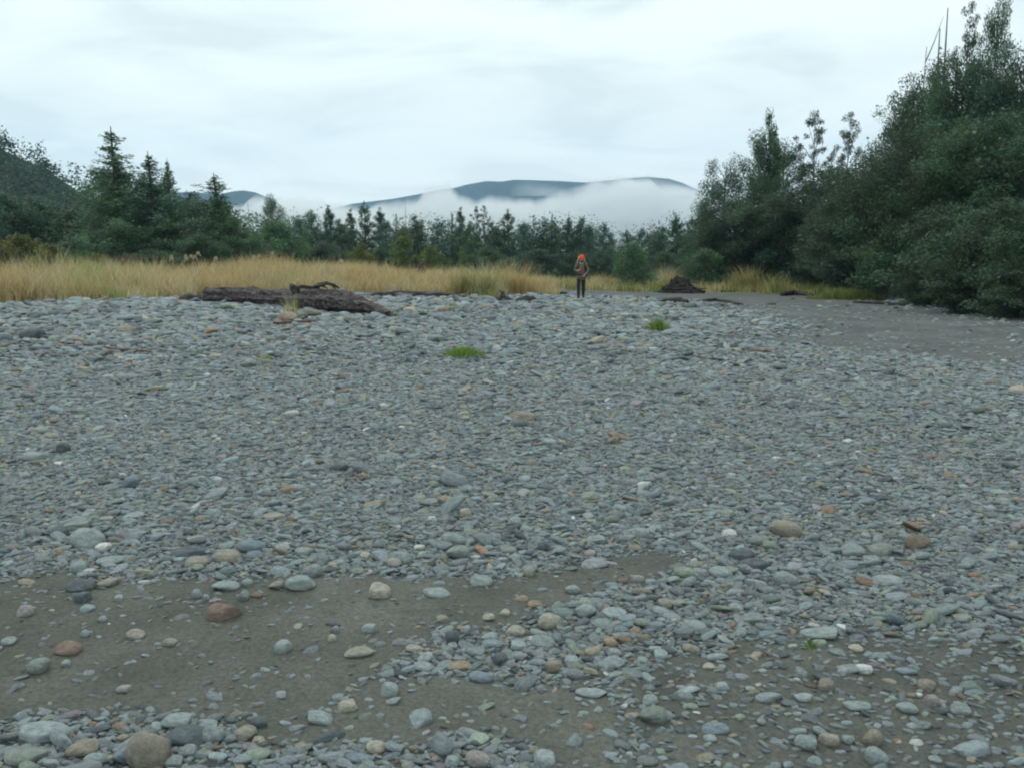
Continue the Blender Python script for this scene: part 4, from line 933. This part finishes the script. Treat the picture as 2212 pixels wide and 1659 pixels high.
tussock('grass_tuft', 655, 655, 40, 40, STRAW * .8, 'dry stalks standing against the face of the big log', 'grass tuft', GP, 60, .012, (.05, .4))

# plume grass
M_plume = tint_mat('plume', .9, .3, .1)
def plume_grass(x, ytop, D, k, seed, label):
    p = at(x, ytop, D); zg = float(height(p[0], D)); H = p[2] - zg; rng = np.random.RandomState(seed)
    root = bpy.data.objects.new('plume_grass', None); COL.objects.link(root); root.location = (p[0], D, zg); tag(root, label, 'plume grass', 'feathery grass plumes over the meadow')
    n = 140; q = rng.normal(0, .16, (n, 2)); b0 = np.stack([q[:, 0], q[:, 1], 0 * q[:, 0]], 1)
    V, F, Cl = blades(b0, H * rng.uniform(.3, .65, n), np.full(n, .022), rng.uniform(.3, 1.2, n), rng, np.tile(GGRASS * 1.3, (n, 1)) * np.exp(rng.normal(0, .2, (n, 1))))
    link('leaves', mk_mesh('leaves', V, F, Cl, mat=M_grass), root)
    for i in range(k):
        az = rng.uniform(0, 6.28); sp = rng.uniform(.1, .35) * (i > 0); h = H * (1 if i == 0 else rng.uniform(.78, .97)); d = np.array([math.cos(az), math.sin(az), 0])
        A_ = Acc(); top = d * sp + np.array([0, 0, h * .9])
        A_.tube([d * .05, d * sp * .4 + np.array([0, 0, h * .5]), top], [.014, .012, .008], 5)
        link('stem', A_.mesh('stem', M_stick), root)
        m = 150; t = rng.rand(m); dd = np.array([rng.choice([-1, 1]) * .8, .2, 0])
        c = top + np.array([0, 0, 1]) * (t * .38 - .42 * t ** 2.6)[:, None] * 1.1 + dd * (.2 * t ** 1.7)[:, None] + rng.normal(0, .026, (m, 3)) * (np.sin(t * 2.6 + .35))[:, None]
        V = leaf_quads(c, np.full(m, .085), np.full(m, .018), rng, 0, np.tile(dd * .4 + np.array([0, 0, -.4]), (m, 1)))
        link('plume', mk_mesh('plume', V, quads(m), np.repeat(np.tile(np.array([.60, .52, .40]), (m, 1)) * np.exp(rng.normal(0, .15, (m, 1))), 4, 0), mat=M_plume), root)
plume_grass(372, 553, 42, 2, 1, 'pair of drooping cream plumes, first of the row of plumes above the meadow')
plume_grass(398, 551, 42, 2, 2, 'upright cream plumes in the middle of the plume cluster')
plume_grass(425, 545, 42, 3, 3, 'tallest cream plumes, at the end of the plume cluster nearest the log')
plume_grass(468, 556, 42, 1, 4, 'single drooping plume on a reddish stem apart from the cluster')
plume_grass(562, 552, 44, 2, 5, 'thin upright plumes before the bright green rounded tree')
plume_grass(590, 545, 45, 1, 6, 'single high grey plume against the bright green rounded tree')
plume_grass(735, 563, 45, 1, 7, 'single pale plume above the grass behind the root end of the log')

# ------------------------------------------------------------------ driftwood
def driftwood_log():
    rng = random.Random(12)
    stations = [(446, 657, .28), (500, 659, .28), (560, 663, .28), (620, 668, .30), (680, 675, .33), (720, 679, .35), (765, 682, .27), (800, 684, .17), (838, 688, .07)]
    pts = []; rad = []
    for x, y, r in stations:
        p = ground(x, y); pts.append(Vector((p[0], p[1] + r, p[2] + r * .86 + .07))); rad.append(r)
    root = bpy.data.objects.new('driftwood_log', None); COL.objects.link(root); o = pts[4]; root.location = (o.x, o.y, o.z - .4)
    tag(root, 'huge dark weathered driftwood log lying on the gravel before the meadow', 'log')
    loc = Vector(root.location)
    def part(name, acc, mat, ): return link(name, acc.mesh(name, mat), root)
    # ridged trunk
    k = 22; V = []; F = []; fine = 40
    def interp(u):
        u = u * (len(pts) - 1); i = min(int(u), len(pts) - 2); f = u - i
        return pts[i].lerp(pts[i + 1], f), rad[i] * (1 - f) + rad[i + 1] * f
    for s in range(fine + 1):
        c, r = interp(s / fine); nx = (interp(min(1, s / fine + .02))[0] - interp(max(0, s / fine - .02))[0]).normalized()
        a = (Vector((0, 0, 1)) - nx * nx.z).normalized(); b = nx.cross(a)
        for j in range(k):
            an = 2 * math.pi * j / k
            rr = r * (1 + .16 * math.sin(3 * an + .5 * s * .2) * .5 + .10 * math.sin(7 * an + s * .23) + .12 * rng.uniform(-1, 1) + .26 * float(fbm(np.array(s * .22), np.array(an * 1.3), 3)))
            V.append(c + (a * math.cos(an) * .95 + b * math.sin(an) * 1.1) * rr - loc)
    for s in range(fine):
        for j in range(k):
            F.append((s * k + j, s * k + (j + 1) % k, (s + 1) * k + (j + 1) % k, (s + 1) * k + j))
    F.append(tuple(range(k - 1, -1, -1))); F.append(tuple(fine * k + j for j in range(k)))
    link('trunk', mk_mesh('trunk', V, F, mat=M_log), root)
    def w(x, y, D): return Vector(at(x, y, D)) - loc
    Dm = pts[4].y + .15
    A_ = Acc(); A_.tube([w(640, 634, Dm), w(632, 620, Dm), w(627, 614, Dm)], [.13, .11, .03], 7, jit=.25, rng=rng); part('branch_stub', A_, M_log)
    A_ = Acc(); A_.tube([w(636, 625, Dm), w(652, 619, Dm), w(672, 622, Dm), w(690, 628, Dm)], [.07, .06, .06, .08], 7, jit=.2, rng=rng); part('root', A_, M_log)
    A_ = Acc(); A_.tube([w(672, 628, Dm), w(688, 616, Dm), w(706, 612, Dm), w(722, 616, Dm), w(733, 624, Dm)], [.09, .075, .06, .045, .02], 7, jit=.15, rng=rng); part('root', A_, M_log)
    A_ = Acc(); A_.tube([w(690, 616, Dm), w(700, 620, Dm + .1), w(708, 624, Dm)], [.04, .03, .015], 6); part('root', A_, M_log)
    A_ = Acc(); A_.tube([w(712, 613, Dm), w(722, 621, Dm), w(728, 632, Dm - .1)], [.035, .03, .02], 6); part('root', A_, M_log)
    A_ = Acc(); A_.tube([w(690, 642, Dm), w(715, 634, Dm), w(735, 634, Dm), w(740, 640, Dm)], [.10, .08, .06, .03], 7, jit=.15, rng=rng); part('root', A_, M_log)
    A_ = Acc(); A_.tube([w(530, 640, 30), w(548, 624, 30), w(560, 628, 30), w(566, 640, 30)], [.14, .13, .1, .06], 7, jit=.2, rng=rng); part('knot', A_, M_log)
    e = pts[-2]; e2 = Vector(ground(860, 690))
    A_ = Acc(); A_.tube([e - loc, (e.lerp(e2, .5)) - loc + Vector((0, 0, .05)), e2 - loc + Vector((0, 0, .03))], [.2, .1, .03], 7, jit=.2, rng=rng); part('root', A_, M_log)
driftwood_log()
def log_piece(name, stations, mat, label, cat, jit=.12, k=9, sq=1.0, lift=.8, group=None, D=None):
    rng = random.Random(len(label)); P0 = [ground(x, y) for x, y, r in stations]; loc = Vector(P0[len(P0) // 2]); A_ = Acc()
    fineP = []; fineR = []
    for i in range(len(P0) - 1):
        for f in (0, .33, .66):
            fineP.append(Vector(P0[i]).lerp(Vector(P0[i + 1]), f)); fineR.append(stations[i][2] * (1 - f) + stations[i + 1][2] * f)
    fineP.append(Vector(P0[-1])); fineR.append(stations[-1][2])
    A_.tube([p + Vector((0, 0, r * lift + rng.uniform(-.2, .2) * r)) - loc for p, r in zip(fineP, fineR)], fineR, k, jit=jit, rng=rng, sq=sq)
    o = link(name, A_.mesh(name, mat), None, tuple(loc)); tag(o, label, cat, group); return o
log_piece('driftwood_chunk', [(395, 653, .16), (415, 655, .2), (440, 655, .18)], M_log, 'short broken chunk of driftwood at the thick end of the big log', 'driftwood')
thin = log_piece('driftwood_pole', [(750, 645, .07), (800, 644, .09), (820, 642, .13), (880, 643, .15), (960, 644, .12), (1000, 645, .07), (1035, 645, .05)], M_log, 'long thin dark pole of driftwood lying along the grass edge', 'driftwood')
A_ = Acc(); q = Vector(ground(857, 642)) - Vector(thin.location)
A_.tube([q, q + Vector((-.06, 0, .22)), q + Vector((-.02, 0, .36)), q + Vector((-.2, 0, .5))], [.07, .05, .03, .015], 6); link('branch_stub', A_.mesh('branch_stub', M_paleWood), thin)
log_piece('driftwood_block', [(1120, 655, .12), (1138, 656, .17), (1156, 655, .12)], M_log, 'squat dark block of driftwood on the gravel edge before the walker', 'driftwood')
st = log_piece('tree_stump', [(1076, 655, .13), (1090, 656, .16), (1104, 655, .09)], M_log, 'dark upright stump with a stubby snag inside the olive tuft', 'stump')
A_ = Acc(); A_.tube([(0, 0, .08), (-.08, 0, .3), (-.07, 0, .42), (-.2, 0, .5)], [.15, .10, .08, .03], 7, jit=.2, rng=random.Random(3)); link('snag', A_.mesh('snag', M_log), st)
log_piece('stick', [(590, 707, .03), (630, 706, .035), (670, 703, .03), (690, 697, .02)], M_stick, 'long reddish brown twig lying on cobbles before the grass tuft', 'stick', lift=3)
log_piece('stick', [(100, 742, .012), (180, 750, .018), (240, 760, .018), (330, 765, .012)], M_stick, 'thin brown stick lying along the cobbles of the upper bar', 'stick', lift=3.0)
log_piece('stick', [(1300, 765, .015), (1330, 762, .02), (1370, 764, .015)], M_stick, 'small curved twig on fine gravel past the green patch', 'stick', lift=2)
def debris_mound(name, x, y, wpx, hpx, label, cat, sticks, seed, dx=0):
    rng = random.Random(seed); nr = np.random.RandomState(seed); p = ground(x, y); D = p[1]; rx = wpx / 2 / F2 * D; h = hpx / F2 * D
    root = bpy.data.objects.new(name, None); COL.objects.link(root); root.location = tuple(p); tag(root, label, cat)
    V = []; F = []; n, m = 28, 12
    for i in range(m + 1):
        t = i / m
        for j in range(n):
            an = 2 * math.pi * j / n; rr = (1 - t) ** .8
            z = h * (1 - (1 - t) ** 2) * (.85 + 1.1 * float(fbm(np.array(math.cos(an) * 2 + seed), np.array(math.sin(an) * 2 + t * 3), 3)))
            V.append((dx * rx * t + rx * rr * math.cos(an) * (1 + .42 * rng.uniform(-1, 1)), .55 * rx * rr * math.sin(an) * (1 + .25 * rng.uniform(-1, 1)), z - .06 * (i == 0)))
    for i in range(m):
        for j in range(n): F.append((i * n + j, i * n + (j + 1) % n, (i + 1) * n + (j + 1) % n, (i + 1) * n + j))
    link('root_mass', mk_mesh('root_mass', V, F, mat=M_debris), root)
    for k in range(sticks):
        A_ = Acc(); a = rng.uniform(0, 6.28); t = rng.uniform(0, .8); s = Vector((dx * rx * t + rx * (1 - t) * .7 * math.cos(a), .5 * rx * (1 - t) * math.sin(a), h * t * .8))
        d = Vector((math.cos(a) + rng.uniform(-.5, .5), .4 * math.sin(a), rng.uniform(-.1, .5))); L = rx * rng.uniform(.3, .7)
        A_.tube([s, s + d * L * .5 + Vector((0, 0, .06)), s + d * L + Vector((0, 0, rng.uniform(-.15, .05)))], [.06, .045, .015], 5); link('root', A_.mesh('root', M_debris), root)
    return root
debris_mound('root_mound', 1472, 634, 84, 33, 'dark mound of driftwood roots beside the green rounded shrub', 'driftwood mound', 20, 3, -.3)
log_piece('driftwood_pole', [(1392, 652, .05), (1430, 652, .09), (1470, 655, .13), (1485, 656, .09)], M_debris, 'dark low driftwood stick with a thick end on the sand below the root mound', 'driftwood', lift=.6)
log_piece('driftwood_pole', [(1500, 654, .06), (1545, 650, .07), (1580, 655, .07), (1603, 661, .05)], M_debris, 'bent dark driftwood stick on the sand toward the dark wall', 'driftwood', lift=.6)
log_piece('driftwood_pole', [(1560, 632, .06), (1600, 630, .08), (1640, 633, .06)], M_debris, 'dark stick lying along the foot of the golden tussock by the wall', 'driftwood')
log_piece('driftwood_block', [(1690, 640, .12), (1720, 638, .16), (1755, 641, .08)], M_debris, 'dark reddish driftwood heap on the sand edge before the green grass bank', 'driftwood')
log_piece('driftwood_pole', [(1845, 655, .05), (1900, 658, .07), (1960, 662, .05)], M_debris, 'dark branch along the sand edge under the dark wall', 'driftwood')
log_piece('driftwood_pole', [(1180, 637, .04), (1215, 636, .07), (1235, 637, .04)], M_debris, 'little dark stick on the flat just before the walker', 'driftwood')

# ------------------------------------------------------------------ the walker
def skin_mesh(name, nodes, edges, mat, levels=2):
    """nodes: list of (x,y,z,rx,ry); one continuous skinned surface"""
    me = bpy.data.meshes.new(name); me.from_pydata([n_[:3] for n_ in nodes], edges, []); me.update()
    o = bpy.data.objects.new('tmp', me); COL.objects.link(o)
    o.modifiers.new('s', 'SKIN'); sv = me.skin_vertices[0].data
    for i, n_ in enumerate(nodes):
        sv[i].radius = (n_[3], n_[4] if len(n_) > 4 else n_[3]); sv[i].use_root = (i == 0)
    ss = o.modifiers.new('d', 'SUBSURF'); ss.levels = levels; ss.render_levels = levels
    dg = bpy.context.evaluated_depsgraph_get(); dg.update()
    r = bpy.data.meshes.new_from_object(o.evaluated_get(dg)); r.name = name
    bpy.data.objects.remove(o); bpy.data.meshes.remove(me)
    r.materials.clear(); r.materials.append(mat); r.polygons.foreach_set('use_smooth', np.ones(len(r.polygons), bool))
    return r
def build_person():
    M_skin = noise_mat('skin', (.42, .25, .19), (.5, .31, .24), 20, .6, .05)
    M_jacket = noise_mat('jacket_cloth', (.13, .105, .07), (.20, .165, .115), 7, .9, .3)
    M_trouser = noise_mat('trouser_cloth', (.018, .02, .026), (.032, .034, .042), 9, .9, .3)
    M_boot = noise_mat('boot_leather', (.016, .014, .013), (.035, .03, .027), 14, .7, .2)
    M_cap = noise_mat('orange_knit', (.85, .075, .012), (.95, .12, .03), 30, .85, .3)
    M_strap = noise_mat('dark_webbing', (.02, .02, .022), (.035, .035, .04), 30, .8, .2)
    M_pack = noise_mat('pack_cloth', (.10, .095, .08), (.16, .15, .125), 10, .85, .3)
    M_rim = noise_mat('pale_piping', (.38, .42, .46), (.5, .54, .58), 14, .7, .1)
    p = ground(1255, 648); base = at(1255, 648, 34.5); base[2] = float(height(base[0], base[1])) + .08
    top = at(1259, 551, 34.5)[2]; s = (top - base[2]) / 1.83
    # legs: the person's right leg (-x) strides forward (toward the camera, -y)
    nodes = [(0, 0, .95, .15, .11), (0, 0, 1.12, .145, .105), (0, -.01, 1.30, .165, .115), (0, 0, 1.44, .13, .09), (0, -.01, 1.53, .058), (.005, -.03, 1.60, .075, .085), (.008, -.035, 1.69, .082, .098), (.008, -.03, 1.76, .06, .07),
             (-.10, -.03, .88, .092), (-.115, -.10, .50, .062), (-.125, -.17, .10, .043), (-.13, -.27, .05, .035),
             (.10, .03, .88, .092), (.10, .06, .50, .062), (.105, .16, .14, .043), (.11, .10, .06, .035),
             (-.17, 0, 1.43, .07), (-.25, .03, 1.18, .05), (-.165, -.15, 1.15, .04), (-.125, -.19, 1.18, .033, .04), (-.10, -.21, 1.215, .034, .03),
             (.17, 0, 1.43, .07), (.275, .02, 1.18, .05), (.17, -.14, 1.00, .04), (.10, -.20, .955, .033, .04), (.06, -.22, .945, .034, .03)]
    edges = [(0, 1), (1, 2), (2, 3), (3, 4), (4, 5), (5, 6), (6, 7), (0, 8), (8, 9), (9, 10), (10, 11), (0, 12), (12, 13), (13, 14), (14, 15), (3, 16), (16, 17), (17, 18), (18, 19), (19, 20), (3, 21), (21, 22), (22, 23), (23, 24), (24, 25)]
    # five fingers per hand, curled; thumb from the side of the palm
    def hand(wrist, palm, px, dirn, curl):
        for f, (off, ln) in enumerate(((-.028, .07), (-.010, .08), (.010, .076), (.028, .06))):
            b0 = len(nodes); d = np.array(dirn); side = np.array(px)
            r0 = np.array(palm) + side * off; k1 = r0 + d * ln * .5; k2 = k1 + (d * .4 + np.array(curl)) * ln * .5
            for q in (r0 + d * .015, k1, k2): nodes.append((*q, .0095))
            edges.extend([((20 if wrist == 19 else 25), b0), (b0, b0 + 1), (b0 + 1, b0 + 2)])
        b0 = len(nodes); r0 = np.array(nodes[wrist][:3]) + np.array(px) * -.035; k1 = r0 + np.array(px) * -.02 + np.array(dirn) * .035; k2 = k1 + np.array(dirn) * .03 + np.array(curl) * .02
        for q in (r0, k1, k2): nodes.append((*q, .011))
        edges.extend([(wrist, b0), (b0, b0 + 1), (b0 + 1, b0 + 2)])
    hand(19, nodes[20][:3], (0, .3, .95), (.75, -.5, .25), (-.2, .8, -.3))
    hand(24, nodes[25][:3], (0, -.3, .95), (-.85, -.3, -.1), (.2, .8, -.2))
    body = skin_mesh('person', nodes, edges, M_skin)
    person = link('person', body, None, tuple(base), (0, 0, 0), (s, s, s))
    tag(person, 'person in bright orange cap and brown jacket walking across the gravel with a pack', 'person')
    def child(name, me): return link(name, me, person)
    jn = [(0, 0, .98, .185, .14), (0, 0, 1.12, .175, .135), (0, -.005, 1.30, .19, .145), (0, 0, 1.43, .165, .115), (0, -.005, 1.515, .082), (0, 0, .74, .185, .145), (0, 0, .86, .185, .145),
          (-.185, 0, 1.42, .088), (-.262, .03, 1.175, .07), (-.185, -.125, 1.155, .058),
          (.185, 0, 1.42, .088), (.285, .02, 1.175, .07), (.185, -.12, 1.01, .058)]
    child('jacket', skin_mesh('jacket', jn, [(0, 1), (1, 2), (2, 3), (3, 4), (0, 6), (6, 5), (3, 7), (7, 8), (8, 9), (3, 10), (10, 11), (11, 12)], M_jacket))
    tn = [(0, 0, .94, .15, .12), (-.10, -.03, .84, .105), (-.115, -.10, .50, .082), (-.125, -.165, .13, .07), (.10, .03, .84, .105), (.10, .06, .50, .082), (.105, .15, .16, .07)]
    child('trousers', skin_mesh('trousers', tn, [(0, 1), (1, 2), (2, 3), (0, 4), (4, 5), (5, 6)], M_trouser))
    child('boot', skin_mesh('boot', [(-.125, -.165, .20, .064), (-.126, -.17, .075, .062, .06), (-.135, -.30, .052, .05, .052)], [(0, 1), (1, 2)], M_boot))
    child('boot', skin_mesh('boot', [(.105, .15, .22, .064), (.106, .155, .085, .062, .06), (.112, .04, .052, .05, .052)], [(0, 1), (1, 2)], M_boot))
    # knitted cap: dome with a rolled brim
    A_ = Acc(); prof = [(.112, 1.655), (.122, 1.665), (.124, 1.69), (.116, 1.70), (.118, 1.73), (.108, 1.775), (.08, 1.81), (.04, 1.828), (.004, 1.832)]; k = 20; V = []; F = []
    for r, z in prof:
        for j in range(k): V.append((.008 + r * math.cos(2 * math.pi * j / k), -.032 + 1.08 * r * math.sin(2 * math.pi * j / k), z))
    for i in range(len(prof) - 1):
        for j in range(k): F.append((i * k + j, i * k + (j + 1) % k, (i + 1) * k + (j + 1) % k, (i + 1) * k + j))
    child('cap', mk_mesh('cap', V, F, smooth=True, mat=M_cap))
    # face details: eyes, nose, mouth, ears
    def ell(c, r, nm, mat):
        bm = bmesh.new(); bmesh.ops.create_uvsphere(bm, u_segments=12, v_segments=8, radius=1)
        for v in bm.verts: v.co = Vector((v.co.x * r[0] + c[0], v.co.y * r[1] + c[1], v.co.z * r[2] + c[2]))
        me = bpy.data.meshes.new(nm); bm.to_mesh(me); bm.free(); me.materials.append(mat); return child(nm, me)
    for sx in (-1, 1):
        ell((.006 + sx * .032, -.122, 1.645), (.013, .008, .008), 'eye', M_boot); ell((.006 + sx * .083, -.035, 1.625), (.012, .02, .032), 'ear', M_skin)
    ell((.006, -.132, 1.612), (.014, .018, .026), 'nose', M_skin); ell((.006, -.118, 1.568), (.026, .008, .007), 'mouth', M_cap)
    ell((.006, -.075, 1.545), (.066, .05, .045), 'dark_chin', M_boot)  # dark ellipsoid over the lower face
    # backpack: a thing of its own, worn on the back
    pk = bpy.data.objects.new('backpack', None); COL.objects.link(pk); pk.location = tuple(base); pk.scale = (s, s, s); tag(pk, 'grey-brown backpack with pale piping worn by the walker', 'backpack')
    bm = bmesh.new(); bmesh.ops.create_cube(bm, size=1.0)
    for v in bm.verts: v.co = Vector((v.co.x * .40 * (1 if v.co.z < 0 else .8), v.co.y * .24 + .26, v.co.z * .62 + 1.36))
    bmesh.ops.bevel(bm, geom=bm.edges[:] , offset=.07, segments=3, affect='EDGES'); me = bpy.data.meshes.new('bag'); bm.to_mesh(me); bm.free(); me.materials.append(M_pack); link('bag', me, pk)
    for sx in (-1, 1):
        A_ = Acc(); A_.tube([(sx * .20, .16, 1.36), (sx * .165, .12, 1.54), (sx * .125, .10, 1.68), (sx * .10, .12, 1.76)], [.018, .02, .02, .015], 6); link('frame_tube', A_.mesh('frame_tube', M_rim), pk)
        A_ = Acc(); A_.tube([(sx * .11, .13, 1.50), (sx * .12, .0, 1.545), (sx * .125, -.12, 1.46), (sx * .14, -.165, 1.32), (sx * .16, -.12, 1.14), (sx * .18, .02, 1.06), (sx * .17, .16, 1.05)], [.026] * 7, 6); link('shoulder_strap', A_.mesh('shoulder_strap', M_strap), pk)
    A_ = Acc(); A_.tube([(.21 * math.cos(a), .165 * math.sin(a) - .005, 1.0) for a in np.linspace(0, 2 * math.pi, 25)], [.03] * 25, 6, cap=False); link('hip_belt', A_.mesh('hip_belt', M_strap), pk)
    ell2 = Acc(); ell2.tube([(.17, -.13, .93), (.175, -.135, 1.03)], [.06, .06], 8); link('belt_pouch', ell2.mesh('belt_pouch', M_strap), pk)
build_person()

# ------------------------------------------------------------------ haze over the whole valley
bm = bmesh.new(); bmesh.ops.create_cube(bm, size=1.0)
for v in bm.verts: v.co = Vector((v.co.x * 6600, v.co.y * 6600, -1.6 if v.co.z < 0 else 480))
me = bpy.data.meshes.new('haze'); bm.to_mesh(me); bm.free(); me.materials.append(vol_mat('haze_air', (.47, .76, 1.0), 2.15e-4))
hz = link('haze', me); hz['kind'] = 'stuff'
